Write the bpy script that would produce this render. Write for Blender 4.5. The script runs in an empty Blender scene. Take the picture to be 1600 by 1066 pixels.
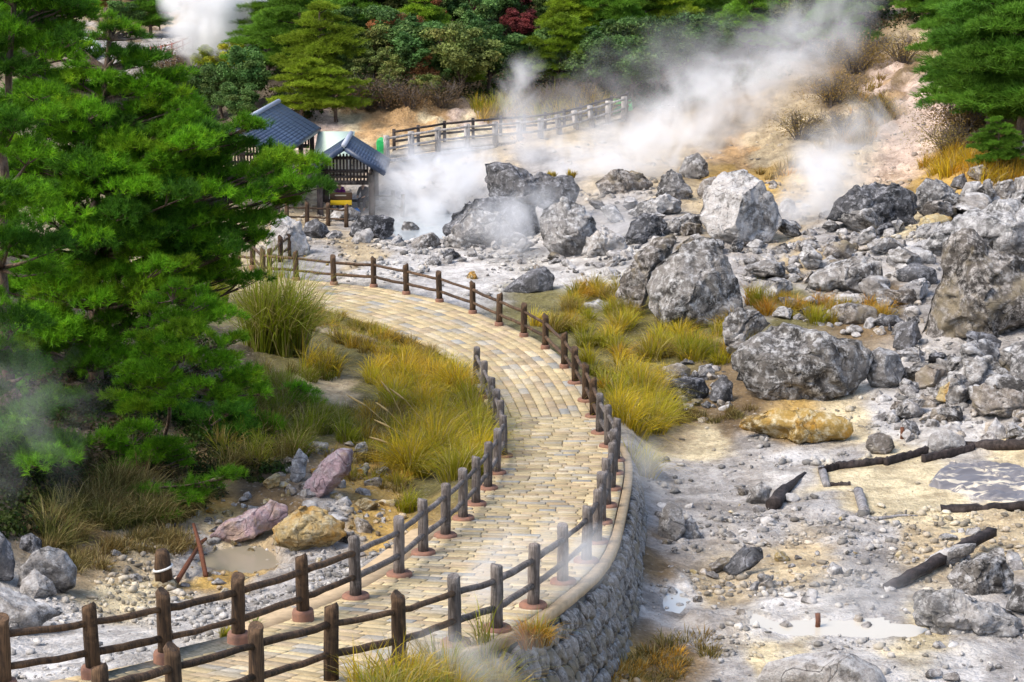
import bpy, math, random
import numpy as np
from mathutils import Vector

# ------------------------------------------------------------------ camera, world, sun
SC = bpy.context.scene
F = 3200.0                       # focal length in photo pixels (photo 1600 wide)
PITCH = math.atan(733.0 / F)     # camera looks down by this much
HC = 10.9                        # camera height above the near end of the path
cam = bpy.data.cameras.new("camera")
cam.sensor_width = 36.0
cam.lens = 36.0 * F / 1600.0
cam.clip_start = 0.5
cam.clip_end = 2000.0
camo = bpy.data.objects.new("camera", cam)
SC.collection.objects.link(camo)
camo.location = (0, 0, HC)
camo.rotation_euler = (math.pi / 2 - PITCH, 0, 0)
SC.camera = camo

SUN_EL, SUN_AZ = math.radians(52), math.radians(-118)     # azimuth from +Y (view direction) towards +X
world = bpy.data.worlds.new("World")
SC.world = world
world.use_nodes = True
wn = world.node_tree
bg = wn.nodes["Background"]
sky = wn.nodes.new("ShaderNodeTexSky")
sky.sky_type = 'NISHITA'
sky.sun_disc = False
sky.sun_elevation = SUN_EL
sky.sun_rotation = SUN_AZ
sky.air_density = 1.0
sky.dust_density = 3.0
wn.links.new(sky.outputs[0], bg.inputs[0])
bg.inputs[1].default_value = 0.15
sun = bpy.data.lights.new("sun", 'SUN')
sun.energy = 1.5
sun.angle = math.radians(22)
sun.color = (1.0, 0.93, 0.82)
suno = bpy.data.objects.new("sun", sun)
SC.collection.objects.link(suno)
sdir = Vector((math.sin(SUN_AZ) * math.cos(SUN_EL), math.cos(SUN_AZ) * math.cos(SUN_EL), math.sin(SUN_EL)))
suno.rotation_euler = sdir.to_track_quat('Z', 'Y').to_euler()
SC.view_settings.view_transform = 'Standard'
SC.view_settings.look = 'None'
SC.view_settings.exposure = 1.05
SC.view_settings.gamma = 1.0
SC.view_settings.use_curve_mapping = False
SC.render.engine = 'CYCLES'
cy = SC.cycles
cy.use_denoising = True
cy.max_bounces = 11
cy.diffuse_bounces = 3
cy.glossy_bounces = 2
cy.transmission_bounces = 2
cy.transparent_max_bounces = 8
cy.volume_bounces = 10
cy.use_fast_gi = False
cy.sample_clamp_indirect = 4.0
cy.caustics_reflective = False
cy.caustics_refractive = False

# ------------------------------------------------------------------ numeric helpers
CP, SP = math.cos(PITCH), math.sin(PITCH)
def ray(px, py):
    px = np.asarray(px, float); py = np.asarray(py, float)
    x = (px - 800.0) / F; u = -(py - 533.0) / F
    return np.stack([x, CP + u * SP, -SP + u * CP], -1)
def on_z(px, py, z):
    d = ray(px, py); t = (z - HC) / d[..., 2]
    p = d * t[..., None]; p[..., 2] = z
    return p
def at_d(px, py, D):
    d = ray(px, py); p = d * (np.asarray(D, float) / d[..., 1])[..., None]
    p[..., 2] += HC
    return p
def px_m(p):                      # photo pixels per metre at a point
    return F / (p[1] * CP - (p[2] - HC) * SP)

def _hash(ix, iy, iz, seed):
    h = (ix.astype(np.int64) * 374761393 + iy.astype(np.int64) * 668265263 + iz.astype(np.int64) * 2147483647 + seed * 144665) & 0xffffffff
    h = ((h ^ (h >> 13)) * 1274126177) & 0xffffffff
    h = ((h ^ (h >> 16)) * 2246822519) & 0xffffffff
    return ((h ^ (h >> 15)) & 0xffffff) / float(0xffffff)
def vnoise(p, seed=0):
    i = np.floor(p); f = p - i; f = f * f * (3 - 2 * f); i = i.astype(np.int64)
    r = 0
    for dx in (0, 1):
        wx = f[:, 0] if dx else 1 - f[:, 0]
        for dy in (0, 1):
            wy = f[:, 1] if dy else 1 - f[:, 1]
            for dz in (0, 1):
                wz = f[:, 2] if dz else 1 - f[:, 2]
                r = r + wx * wy * wz * _hash(i[:, 0] + dx, i[:, 1] + dy, i[:, 2] + dz, seed)
    return r * 2 - 1
def fbm(p, oct=4, seed=0, gain=.5):
    a, s, r = 1.0, 1.0, 0
    for k in range(oct):
        r = r + a * vnoise(p * s + 17.3 * k, seed + k); a *= gain; s *= 2.03
    return r
def smooth(a, b, x):
    t = np.clip((x - a) / (b - a), 0, 1); return t * t * (3 - 2 * t)

# ------------------------------------------------------------------ object helpers
COL = SC.collection
def link(o, parent=None):
    COL.objects.link(o)
    if parent is not None: o.parent = parent
    return o
def np_mesh(name, v, f, mat=None, parent=None, col=None, smooth_=False, uv=None):
    """v (N,3); f (M,k) array of one face size, or list of such arrays"""
    v = np.asarray(v, np.float32)
    fs = f if isinstance(f, list) else [f]
    fs = [np.asarray(a, np.int32) for a in fs if len(a)]
    me = bpy.data.meshes.new(name)
    me.vertices.add(len(v)); me.vertices.foreach_set("co", v.ravel())
    nl = sum(a.size for a in fs); nf = sum(len(a) for a in fs)
    me.loops.add(nl); me.polygons.add(nf)
    me.loops.foreach_set("vertex_index", np.concatenate([a.ravel() for a in fs]))
    tot = np.concatenate([np.full(len(a), a.shape[1], np.int32) for a in fs])
    st = np.concatenate([[0], np.cumsum(tot)[:-1]]).astype(np.int32)
    me.polygons.foreach_set("loop_start", st)
    if smooth_: me.polygons.foreach_set("use_smooth", np.ones(nf, bool))
    me.update(calc_edges=True)
    if col is not None:
        c = np.asarray(col, np.float32)
        if c.shape[1] == 3: c = np.hstack([c, np.ones((len(c), 1), np.float32)])
        a = me.color_attributes.new("Col", 'FLOAT_COLOR', 'POINT'); a.data.foreach_set("color", c.ravel())
    if mat is not None: me.materials.append(mat)
    o = bpy.data.objects.new(name, me)
    return link(o, parent)
def tag(o, label=None, cat=None, group=None, kind=None):
    if label: o["label"] = label
    if cat: o["category"] = cat
    if group: o["group"] = group
    if kind: o["kind"] = kind
    return o
def empty(name, loc, label=None, cat=None, group=None):
    o = bpy.data.objects.new(name, None); o.empty_display_size = .2
    o.location = loc
    link(o); tag(o, label, cat, group)
    return o

class MB:
    """collects shapes into one mesh (local coordinates)"""
    def __init__(s): s.v = []; s.q = []; s.t = []; s.n = 0
    def add(s, v, q=None, t=None):
        s.v.append(np.asarray(v, float))
        if q is not None and len(q): s.q.append(np.asarray(q) + s.n)
        if t is not None and len(t): s.t.append(np.asarray(t) + s.n)
        s.n += len(v)
    def box(s, c, size, rot=0.0, bev=0.0, M=None):
        x, y, z = [a / 2 for a in size]
        b = min(bev, x * .45, y * .45, z * .45)
        if b > 0:
            v = []
            for sx in (-1, 1):
                for sy in (-1, 1):
                    for sz in (-1, 1):
                        v += [(sx * x, sy * (y - b), sz * (z - b)), (sx * (x - b), sy * y, sz * (z - b)), (sx * (x - b), sy * (y - b), sz * z)]
            v = np.array(v)
            idx = lambda sx, sy, sz, k: ((sx * 2 + sy) * 2 + sz) * 3 + k
            q = []; t = []
            for a in (0, 1):
                q.append([idx(a, 0, 0, 0), idx(a, 1, 0, 0), idx(a, 1, 1, 0), idx(a, 0, 1, 0)][:: (1 if a else -1)])
                q.append([idx(0, a, 0, 1), idx(0, a, 1, 1), idx(1, a, 1, 1), idx(1, a, 0, 1)][:: (1 if a else -1)])
                q.append([idx(0, 0, a, 2), idx(1, 0, a, 2), idx(1, 1, a, 2), idx(0, 1, a, 2)][:: (1 if a else -1)])
                for c2 in (0, 1):
                    q.append([idx(a, c2, 0, 0), idx(a, c2, 1, 0), idx(a, c2, 1, 1), idx(a, c2, 0, 1)])
                    q.append([idx(a, 0, c2, 0), idx(a, 1, c2, 0), idx(a, 1, c2, 2), idx(a, 0, c2, 2)])
                    q.append([idx(0, a, c2, 1), idx(1, a, c2, 1), idx(1, a, c2, 2), idx(0, a, c2, 2)])
            for sx in (0, 1):
                for sy in (0, 1):
                    for sz in (0, 1): t.append([idx(sx, sy, sz, 0), idx(sx, sy, sz, 1), idx(sx, sy, sz, 2)])
        else:
            v = np.array([(sx * x, sy * y, sz * z) for sx in (-1, 1) for sy in (-1, 1) for sz in (-1, 1)])
            q = [(0, 1, 3, 2), (4, 6, 7, 5), (0, 4, 5, 1), (2, 3, 7, 6), (0, 2, 6, 4), (1, 5, 7, 3)]; t = []
        if M is not None: v = v @ np.asarray(M).T
        cr, sr = math.cos(rot), math.sin(rot)
        v = v @ np.array([[cr, -sr, 0], [sr, cr, 0], [0, 0, 1]]).T + np.array(c)
        s.add(v, q, t)
    def tube(s, pts, rad, n=10, cap=True, wob=0.0, seed=0):
        pts = np.asarray(pts, float); m = len(pts)
        rad = np.broadcast_to(np.asarray(rad, float), (m,))
        d = np.gradient(pts, axis=0); d /= np.linalg.norm(d, axis=1)[:, None] + 1e-9
        up = np.array([0, 0, 1.0]) if abs(d[0, 2]) < .9 else np.array([1.0, 0, 0])
        V = []; rs = np.random.RandomState(seed)
        a = np.arange(n) * 2 * math.pi / n
        for i in range(m):
            x = np.cross(up, d[i]); x /= np.linalg.norm(x) + 1e-9; y = np.cross(d[i], x)
            r = rad[i] * (1 + wob * (rs.rand(n) - .5))
            V.append(pts[i] + r[:, None] * (np.cos(a)[:, None] * x + np.sin(a)[:, None] * y))
        V = np.concatenate(V)
        i = np.arange(m - 1)[:, None] * n; j = np.arange(n)[None]; j2 = (j + 1) % n
        q = np.stack([i + j, i + j2, i + n + j2, i + n + j], -1).reshape(-1, 4)
        t = []
        if cap:
            V = np.concatenate([V, pts[:1], pts[-1:]]); c0, c1 = m * n, m * n + 1
            t = [(c0, (k + 1) % n, k) for k in range(n)] + [(c1, (m - 1) * n + k, (m - 1) * n + (k + 1) % n) for k in range(n)]
        s.add(V, q, t)
    def build(s, name, mat, parent=None, smooth_=False, loc=None):
        v = np.concatenate(s.v); f = []
        if s.q: f.append(np.concatenate(s.q))
        if s.t: f.append(np.concatenate(s.t))
        o = np_mesh(name, v, f, mat, parent, smooth_=smooth_)
        if loc is not None: o.location = loc
        return o

# ------------------------------------------------------------------ node helpers
class NT:
    def __init__(s, name):
        s.m = bpy.data.materials.new(name); s.m.use_nodes = True
        s.t = s.m.node_tree; s.b = s.t.nodes["Principled BSDF"]; s.out = s.t.nodes["Material Output"]
        s.b.inputs["Specular IOR Level"].default_value = 0.25
    def n(s, kind, **kw):
        n = s.t.nodes.new("ShaderNode" + kind)
        for k, v in kw.items(): setattr(n, k, v)
        return n
    def l(s, a, b): s.t.links.new(a, b)
    def coord(s, which="Object"):
        return s.n("TexCoord").outputs[which]
    def mapping(s, c, scale):
        m = s.n("Mapping"); m.inputs["Scale"].default_value = scale; s.l(c, m.inputs[0]); return m.outputs[0]
    def noise(s, c, scale, detail=6, rough=.6, dist=0.0):
        n = s.n("TexNoise"); s.l(c, n.inputs["Vector"])
        n.inputs["Scale"].default_value = scale; n.inputs["Detail"].default_value = detail
        n.inputs["Roughness"].default_value = rough; n.inputs["Distortion"].default_value = dist
        return n.outputs["Fac"]
    def voro(s, c, scale, feature='F1', out="Distance"):
        n = s.n("TexVoronoi"); n.feature = feature; s.l(c, n.inputs["Vector"]); n.inputs["Scale"].default_value = scale
        return n.outputs[out]
    def ramp(s, f, stops):
        r = s.n("ValToRGB"); e = r.color_ramp.elements
        while len(e) < len(stops): e.new(.5)
        for k, (p, c) in enumerate(stops):
            e[k].position = p; e[k].color = (*c, 1) if hasattr(c, '__len__') else (c, c, c, 1)
        s.l(f, r.inputs[0]); return r.outputs[0]
    def mix(s, f, a, b, mode='MIX'):
        m = s.n("Mix"); m.data_type = 'RGBA'; m.blend_type = mode; m.clamp_factor = True
        for v, i in ((f, 0), (a, 6), (b, 7)):
            if hasattr(v, 'default_value'): s.l(v, m.inputs[i])
            elif i == 0: m.inputs[0].default_value = v
            else: m.inputs[i].default_value = (*v, 1) if hasattr(v, '__len__') else (v, v, v, 1)
        return m.outputs[2]
    def math(s, op, a, b=0.0):
        m = s.n("Math"); m.operation = op
        for v, i in ((a, 0), (b, 1)):
            if hasattr(v, 'default_value'): s.l(v, m.inputs[i])
            else: m.inputs[i].default_value = v
        return m.outputs[0]
    def bump(s, h, strength=.5, dist=.02, prev=None):
        b = s.n("Bump"); b.inputs["Strength"].default_value = strength; b.inputs["Distance"].default_value = dist
        s.l(h, b.inputs["Height"])
        if prev is not None: s.l(prev, b.inputs["Normal"])
        return b.outputs[0]
    def done(s, color=None, rough=.85, normal=None):
        if color is not None:
            if hasattr(color, 'default_value'): s.l(color, s.b.inputs["Base Color"])
            else: s.b.inputs["Base Color"].default_value = (*color, 1)
        if hasattr(rough, 'default_value'): s.l(rough, s.b.inputs["Roughness"])
        else: s.b.inputs["Roughness"].default_value = rough
        if normal is not None: s.l(normal, s.b.inputs["Normal"])
        return s.m

def mat_ground():
    k = NT("ash_ground"); c = k.coord("Object")
    vc = k.n("Vertex" + "Color"); vc.layer_name = "Col"; base = vc.outputs[0]
    n1 = k.noise(c, 1.3, 8, .7); n2 = k.noise(c, 9.0, 6, .75)
    v = k.voro(c, 7.0); v2 = k.voro(c, 19.0)
    a = k.mix(k.ramp(n1, [(.36, .0), (.56, 1.0)]), k.mix(.62, base, (.22, .185, .15), 'MULTIPLY'), base)
    a = k.mix(k.math('MULTIPLY', k.ramp(n2, [(.52, 0.0), (.66, 1.0)]), .55), a, k.mix(1.0, base, (.34, .29, .24), 'MULTIPLY'))
    a = k.mix(k.math('MULTIPLY', k.ramp(v, [(.0, 1.0), (.30, 0.0)]), .5), a, k.mix(.5, base, (.70, .69, .67)))
    n3 = k.noise(k.mapping(c, (1.0, .55, 1.0)), 2.6, 9, .74, .9); a = k.mix(k.math('MULTIPLY', k.ramp(n3, [(.50, 0.0), (.60, 1.0)]), .5), a, k.mix(1.0, base, (.42, .40, .38), 'MULTIPLY'))
    h = k.math('ADD', k.math('MULTIPLY', n2, 1.1), k.math('SUBTRACT', k.math('MULTIPLY', n1, 1.0), k.math('ADD', k.math('MULTIPLY', v, .9), k.math('MULTIPLY', v2, .5))))
    return k.done(a, .92, k.bump(h, .7, .07))
def mat_rock(name, base, dark, pale, stain=None, pale_amt=.5, scale=1.0):
    k = NT(name); c = k.coord("Object")
    oi = k.n("ObjectInfo"); off = k.n("VectorMath"); off.operation = 'ADD'
    k.l(c, off.inputs[0])
    sc_ = k.n("VectorMath"); sc_.operation = 'SCALE'; sc_.inputs[0].default_value = (37, 71, 13); k.l(oi.outputs["Random"], sc_.inputs[3])
    k.l(sc_.outputs[0], off.inputs[1]); c = off.outputs[0]
    n1 = k.noise(c, 1.1 * scale, 9, .68, .4); n2 = k.noise(c, 4.5 * scale, 8, .72); n3 = k.noise(c, 22 * scale, 5, .7)
    a = k.mix(k.ramp(n1, [(.44, 0.0), (.52, 1.0)]), dark, base)
    bed = k.noise(k.mapping(c, (.7, .9, 4.2)), 1.0 * scale, 6, .65, .5)
    a = k.mix(k.math('MULTIPLY', k.ramp(bed, [(.47, 0.0), (.60, 1.0)]), .55), a, k.mix(.5, dark, base))
    var = k.n("HueSaturation"); var.inputs["Saturation"].default_value = 1.15; k.l(a, var.inputs["Color"]); k.l(k.math('ADD', .72, k.math('MULTIPLY', oi.outputs["Random"], .62)), var.inputs["Value"]); a = var.outputs[0]
    rnd2 = k.math('FRACT', k.math('MULTIPLY', oi.outputs["Random"], 7.31)); a = k.mix(k.math('MULTIPLY', rnd2, .45), a, k.mix(1.0, a, (1.12, .98, .80), 'MULTIPLY'))
    a = k.mix(k.ramp(n2, [(.52 - .1 * pale_amt, 0.0), (.66, 1.0)]), a, pale)
    a = k.mix(k.math('MULTIPLY', k.ramp(n3, [(.50, 0.0), (.68, 1.0)]), .5), a, dark)
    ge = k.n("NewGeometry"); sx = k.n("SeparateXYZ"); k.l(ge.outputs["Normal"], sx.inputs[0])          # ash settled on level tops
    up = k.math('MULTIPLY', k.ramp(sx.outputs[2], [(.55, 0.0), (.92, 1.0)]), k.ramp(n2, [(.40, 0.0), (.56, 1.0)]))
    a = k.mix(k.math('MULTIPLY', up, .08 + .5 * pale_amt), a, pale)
    if stain is not None:
        n4 = k.noise(c, .9 * scale, 5, .6, .6)
        a = k.mix(k.math('MULTIPLY', k.ramp(n4, [(.5, 0.0), (.62, 1.0)]), .8), a, stain)
    wv = k.noise(c, .8 * scale, 3, .5, 1.2)
    crk = k.ramp(k.math('ABSOLUTE', k.math('SUBTRACT', wv, .5)), [(.0, 0.0), (.012, 1.0)])
    a = k.mix(k.math('MULTIPLY', k.math('SUBTRACT', 1.0, crk), .55), a, k.mix(.5, dark, (.02, .02, .02)))
    h = k.math('ADD', k.math('MULTIPLY', n2, 1.0), k.math('MULTIPLY', n3, .35))
    h = k.math('ADD', h, k.math('MULTIPLY', crk, .25))
    return k.done(a, .9, k.bump(h, 1.0, .12 / scale))
def mat_simple(name, col, rough=.8, var=.35, scale=(6, 6, 6), bump=.3, bd=.01, col2=None, ranges=(.35, .65), spec=.25, detail=6):
    k = NT(name); c = k.mapping(k.coord("Object"), scale)
    n = k.noise(c, 1.0, detail, .65); d = col2 if col2 is not None else tuple(x * (1 - var) for x in col)
    a = k.mix(k.ramp(n, [(ranges[0], 0.0), (ranges[1], 1.0)]), d, col)
    k.b.inputs["Specular IOR Level"].default_value = spec
    return k.done(a, rough, k.bump(n, bump, bd))
def mat_wood(name, col, dark, worn=None, stretch=(14, 14, 1.6)):
    k = NT(name); c0 = k.coord("Object"); c = k.mapping(c0, stretch)
    n = k.noise(c, 1.0, 7, .7, .8); g = k.noise(k.mapping(c0, (stretch[0] * 4, stretch[1] * 4, stretch[2] * 1.5)), 1.0, 3, .6)
    a = k.mix(k.ramp(n, [(.38, 0.0), (.6, 1.0)]), dark, col)
    oi = k.n("ObjectInfo"); var = k.n("HueSaturation"); k.l(a, var.inputs["Color"]); k.l(k.math('ADD', .70, k.math('MULTIPLY', oi.outputs["Random"], .65)), var.inputs["Value"]); a = var.outputs[0]
    if worn is not None:
        a = k.mix(k.math('MULTIPLY', k.ramp(k.noise(c0, 3.2, 6, .7), [(.5, 0.0), (.68, 1.0)]), .75), a, worn)
    a = k.mix(k.ramp(g, [(.34, .55), (.5, 0.0)]), a, tuple(x * .25 for x in dark))
    return k.done(a, .75, k.bump(k.math('ADD', n, g), .7, .015))
def mat_vcol(name, rough=.8, bump=.25, bd=.008, nscale=14.0, lo=.62):
    k = NT(name); c = k.coord("Object")
    vc = k.n("Vertex" + "Color"); vc.layer_name = "Col"
    n = k.noise(c, nscale, 8, .7); n0 = k.noise(c, 1.4, 6, .7)
    a = k.mix(k.ramp(n, [(.34, 1.0), (.6, 0.0)]), vc.outputs[0], k.mix(1.0, vc.outputs[0], (lo, lo * .97, lo * .92), 'MULTIPLY'))
    a = k.mix(k.math('MULTIPLY', k.ramp(n0, [(.42, 0.0), (.62, 1.0)]), .75), a, k.mix(1.0, vc.outputs[0], (.60, .58, .55), 'MULTIPLY'))
    return k.done(a, rough, k.bump(n, bump, bd))
def mat_leaf(name, use_object=False, trans=.35, tint=(1, 1, 1)):
    k = NT(name)
    vc = k.n("Vertex" + "Color"); vc.layer_name = "Col"; col = vc.outputs[0]
    if use_object:
        oi = k.n("ObjectInfo"); col = k.mix(1.0, col, oi.outputs["Color"], 'MULTIPLY')
    k.b.inputs["Specular IOR Level"].default_value = .15
    k.l(col, k.b.inputs["Base Color"]); k.b.inputs["Roughness"].default_value = .6
    tr = k.n("BsdfTranslucent"); k.l(k.mix(.25, col, k.mix(1.0, col, (1.3, 1.5, .6), 'MULTIPLY')), tr.inputs[0])
    mx = k.n("MixShader"); mx.inputs[0].default_value = trans
    k.l(k.b.outputs[0], mx.inputs[1]); k.l(tr.outputs[0], mx.inputs[2]); k.l(mx.outputs[0], k.out.inputs[0])
    return k.m

M_GROUND = mat_ground()
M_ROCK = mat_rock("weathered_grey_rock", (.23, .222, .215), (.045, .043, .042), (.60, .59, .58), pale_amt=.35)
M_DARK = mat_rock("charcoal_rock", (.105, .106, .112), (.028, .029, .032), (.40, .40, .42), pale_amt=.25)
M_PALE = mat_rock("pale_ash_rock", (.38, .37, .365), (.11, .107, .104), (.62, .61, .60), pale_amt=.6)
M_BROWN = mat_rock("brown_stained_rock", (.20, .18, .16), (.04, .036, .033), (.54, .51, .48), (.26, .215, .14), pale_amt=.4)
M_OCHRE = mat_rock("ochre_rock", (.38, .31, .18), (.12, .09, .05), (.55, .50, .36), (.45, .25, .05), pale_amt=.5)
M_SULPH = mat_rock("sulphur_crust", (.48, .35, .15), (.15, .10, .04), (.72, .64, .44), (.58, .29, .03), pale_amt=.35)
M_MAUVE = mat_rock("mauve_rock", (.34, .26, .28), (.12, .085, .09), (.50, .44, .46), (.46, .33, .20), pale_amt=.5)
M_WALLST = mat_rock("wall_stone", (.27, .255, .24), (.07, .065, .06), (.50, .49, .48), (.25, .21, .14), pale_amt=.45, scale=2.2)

# ------------------------------------------------------------------ path edges
PR = np.array([400, 540, 600, 640, 690, 743, 850, 950, 1066, 1140, 1250.])
PZ = np.array([-3.8, -3.8, -3.84, -3.8, -3.5, -2.95, -1.85, -.9, 0, .5, 1.2])
def path_pt(px, py):
    return on_z(px, py, np.interp(py, PR, PZ))
L_EDGE = np.array([(-330,1140),(-100,1112),(7,1088),(147,1062),(259,1038),(373,1008),(474,972),(556,937),(624,902),(661,869),(696,841),(724,814),(743,791),(762,767),(776,743),(787,716),(789,690),(784,662),(772,632),(756,604),(730,573),(691,546),(658,532),(620,516),(575,501),(507,481),(450,465),(390,452),(300,444),(150,440)], float)
R_EDGE = np.array([(100,1190),(275,1140),(402,1100),(517,1066),(624,1043),(712,1009),(776,988),(833,951),(880,914),(916,882),(932,852),(942,820),(949,794),(956,767),(961,743),(962,722),(953,700),(941,679),(930,653),(917,628),(900,600),(882,576),(855,548),(820,527),(780,510),(739,491),(687,473),(635,461),(584,450),(522,446),(463,439),(411,434),(350,425),(290,418),(150,414)], float)
_rows = np.linspace(1300, 400, 400); _pp = path_pt(np.full(400, 800.0), _rows)
def path_z(y): return np.interp(y, _pp[:, 1], _pp[:, 2])
def resample(P, n):
    d = np.concatenate([[0], np.cumsum(np.linalg.norm(np.diff(P, axis=0), axis=1))])
    s = np.linspace(0, d[-1], n); return np.stack([np.interp(s, d, P[:, k]) for k in range(P.shape[1])], 1)
def smooth_line(P, it=6):
    P = P.copy()
    for _ in range(it): P[1:-1] = .25 * P[:-2] + .5 * P[1:-1] + .25 * P[2:]
    return P
EL = smooth_line(resample(path_pt(L_EDGE[:, 0], L_EDGE[:, 1]), 700), 160)
ER = smooth_line(resample(path_pt(R_EDGE[:, 0], R_EDGE[:, 1]), 700), 160)
# centre line: pair the two edges by nearest points, then smooth
_near = EL[np.argmin(np.linalg.norm(ER[:, None, :2] - EL[None, :, :2], axis=2), axis=1)]
_near2 = ER[np.argmin(np.linalg.norm(EL[:, None, :2] - ER[None, :, :2], axis=2), axis=1)]
mids = np.concatenate([(ER + _near) / 2, (EL + _near2) / 2])
k_par = np.concatenate([np.arange(len(ER)) / 700., np.argmin(np.linalg.norm(EL[:, None, :2] - ER[None, :, :2], axis=2), axis=1) / 700.])
mids = mids[np.argsort(k_par)]
CL = smooth_line(resample(smooth_line(mids, 200), 800), 200)
def frames(P):
    t = np.gradient(P[:, :2], axis=0); t /= np.linalg.norm(t, axis=1)[:, None]
    return t, np.stack([t[:, 1], -t[:, 0]], 1)          # tangent, right normal
CT, CN = frames(CL)
CL[:, 2] = path_z(CL[:, 1])
CS = np.concatenate([[0], np.cumsum(np.linalg.norm(np.diff(CL[:, :2], axis=0), axis=1))])
wr = np.array([np.max(np.where(np.abs((ER[:, :2] - c) @ t) < .25, (ER[:, :2] - c) @ n, -9)) for c, t, n in zip(CL[:, :2], CT, CN)])
wl = np.array([np.max(np.where(np.abs((EL[:, :2] - c) @ t) < .25, -(EL[:, :2] - c) @ n, -9)) for c, t, n in zip(CL[:, :2], CT, CN)])
def fixw(w):
    ok = (w > .4) & (w < 3.2); w = np.interp(CS, CS[ok], w[ok])
    return smooth_line(w[:, None], 120)[:, 0] + .22
WR, WL = fixw(wr), fixw(wl)
def path_q(xy):
    """nearest centre sample: index and signed offset (right positive)"""
    out_i = np.empty(len(xy), int); out_o = np.empty(len(xy)); 
    for a in range(0, len(xy), 20000):
        q = xy[a:a + 20000]; d = ((q[:, None] - CL[None, ::2, :2]) ** 2).sum(2)
        i = np.argmin(d, 1) * 2; out_i[a:a + 20000] = i
        v = q - CL[i, :2]; dd = np.sqrt(d.min(1)); out_o[a:a + 20000] = np.where((v * CN[i]).sum(1) >= 0, dd, -dd)
    return out_i, out_o

# ------------------------------------------------------------------ terrain
CZ = [  # photo x, photo y, height
 (1080,505,-3.6),(1000,600,-4.15),(1050,640,-4.35),(1100,650,-4.3),(1000,700,-4.3),(1015,780,-4.1),(1200,800,-3.9),(1030,900,-3.6),(1200,950,-3.3),
 (1000,1040,-3.0),(1300,1060,-2.9),(1550,1000,-3.0),(1550,850,-3.5),(1350,720,-4.0),(1550,700,-3.8),(1300,640,-4.1),(1430,570,-3.7),(1600,560,-3.2),
 (1600,420,-2.7),(1450,350,-2.2),(1500,300,-1.8),(1580,265,-1.3),(1250,470,-3.3),(1350,420,-2.9),(1300,350,-2.6),(1150,385,-2.9),(1080,300,-2.3),
 (900,400,-3.4),(900,450,-3.7),(650,400,-3.8),(650,365,-3.8),(700,330,-3.75),(560,360,-3.8),(620,300,-3.4),(700,285,-3.0),(850,290,-2.8),(1400,470,-3.2),(1300,500,-3.5),
 (150,1000,-1.7),(450,900,-2.6),(560,870,-2.9),(620,830,-3.2),(370,860,-3.2),(420,880,-3.1),(200,950,-2.4),(50,1000,-1.8),(60,900,-2.3),(250,840,-3.0),(480,780,-3.0),(560,690,-3.4),
 (600,760,-3.3),(690,660,-3.8),(450,600,-3.3),(580,530,-3.85),(430,500,-3.55),(300,430,-3.8),(200,700,-2.2),(100,600,-1.9),(0,700,-1.6),(100,800,-2.4),
 (300,600,-2.6),(-300,600,0),(-300,900,-1),(-300,420,-2.5),(0,430,-2.6),(150,500,-2.5),(2000,600,-2),(2000,900,-3),(2000,350,-1),(470,345,-3.7),(300,345,-3.6),(541,338,-3.82),(500,338,-3.82),(590,338,-3.82),(541,318,-3.8),(600,320,-3.75),
 (640,1066,-.15),(780,1066,-1.3),(880,1090,-2.4),(400,1160,.1),(-200,1100,-.9),(-500,760,0.3)]
CD = [  # photo x, photo y, distance
 (270,92,150),(130,85,150),(330,0,190),(150,20,180),(0,100,150),(-300,100,150),(300,200,112),(100,250,110),(-300,250,110),
 (600,238,96),(760,228,98),(900,205,101),(640,217,103.2),(640,176,104.6),(640,158,107),(740,212,103.5),(740,172,105),(560,215,103),(560,185,104.5),(640,60,122),(640,-50,140),(520,190,104),(450,150,110),(480,60,122),(480,-60,140),
 (800,170,109),(800,60,122),(800,-50,140),(1000,190,106),(1000,100,116),(1000,0,132),(1150,285,92),(1150,200,103),(1200,100,114),(1200,0,130),(1200,-80,142),(1300,200,99),
 (1330,60,116),(1430,60,112),(1450,250,91),(1450,170,99),(1550,230,86),(1550,100,100),(1600,0,112),(1400,-60,132),(1700,-80,130),(1700,150,92),(2000,100,100),
 (800,-260,180),(300,-150,230),(1300,-260,180),(-200,-150,220),(1900,-250,170)]
WORLD_C = [(0, 4, 2.5), (-12, 8, 2.5), (12, 8, 0.5), (0, 14, .6), (-8, 18, 0.3), (10, 18, -1.5)]
cz = np.array(CZ); cd = np.array(CD)
pts = np.concatenate([on_z(cz[:, 0], cz[:, 1], cz[:, 2]), at_d(cd[:, 0], cd[:, 1], cd[:, 2]), np.array(WORLD_C, float), CL[::40]])
def uv_of(x, y): return np.stack([x / y * F, 1000 * np.log(y)], -1)
cu = uv_of(pts[:, 0], pts[:, 1])
mq = lambda d2: np.sqrt(d2 + 90.0 ** 2)
A = mq(((cu[:, None] - cu[None]) ** 2).sum(2)) + np.eye(len(cu)) * -4.0
ones = np.ones((len(cu), 1))
big = np.block([[A, ones], [ones.T, np.zeros((1, 1))]])
rw = np.linalg.solve(big, np.concatenate([pts[:, 2], [0]]))
GU = np.arange(-2300, 2301, 4.5); GV = np.arange(1000 * math.log(13.0), 1000 * math.log(300.0), 4.5)
uu, vv = np.meshgrid(GU, GV)
gy = np.exp(vv / 1000.0); gx = uu / F * gy
gz = np.zeros(uu.size); flat = np.stack([uu.ravel(), vv.ravel()], 1)
for a in range(0, len(flat), 20000):
    q = flat[a:a + 20000]
    gz[a:a + 20000] = mq(((q[:, None] - cu[None]) ** 2).sum(2)) @ rw[:-1] + rw[-1]
GXY = np.stack([gx.ravel(), gy.ravel()], 1)
nearp = (gy.ravel() > 14) & (gy.ravel() < 92) & (np.abs(gx.ravel()) < 22)
pi_, po_ = np.zeros(len(GXY), int), np.full(len(GXY), 99.0)
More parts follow.
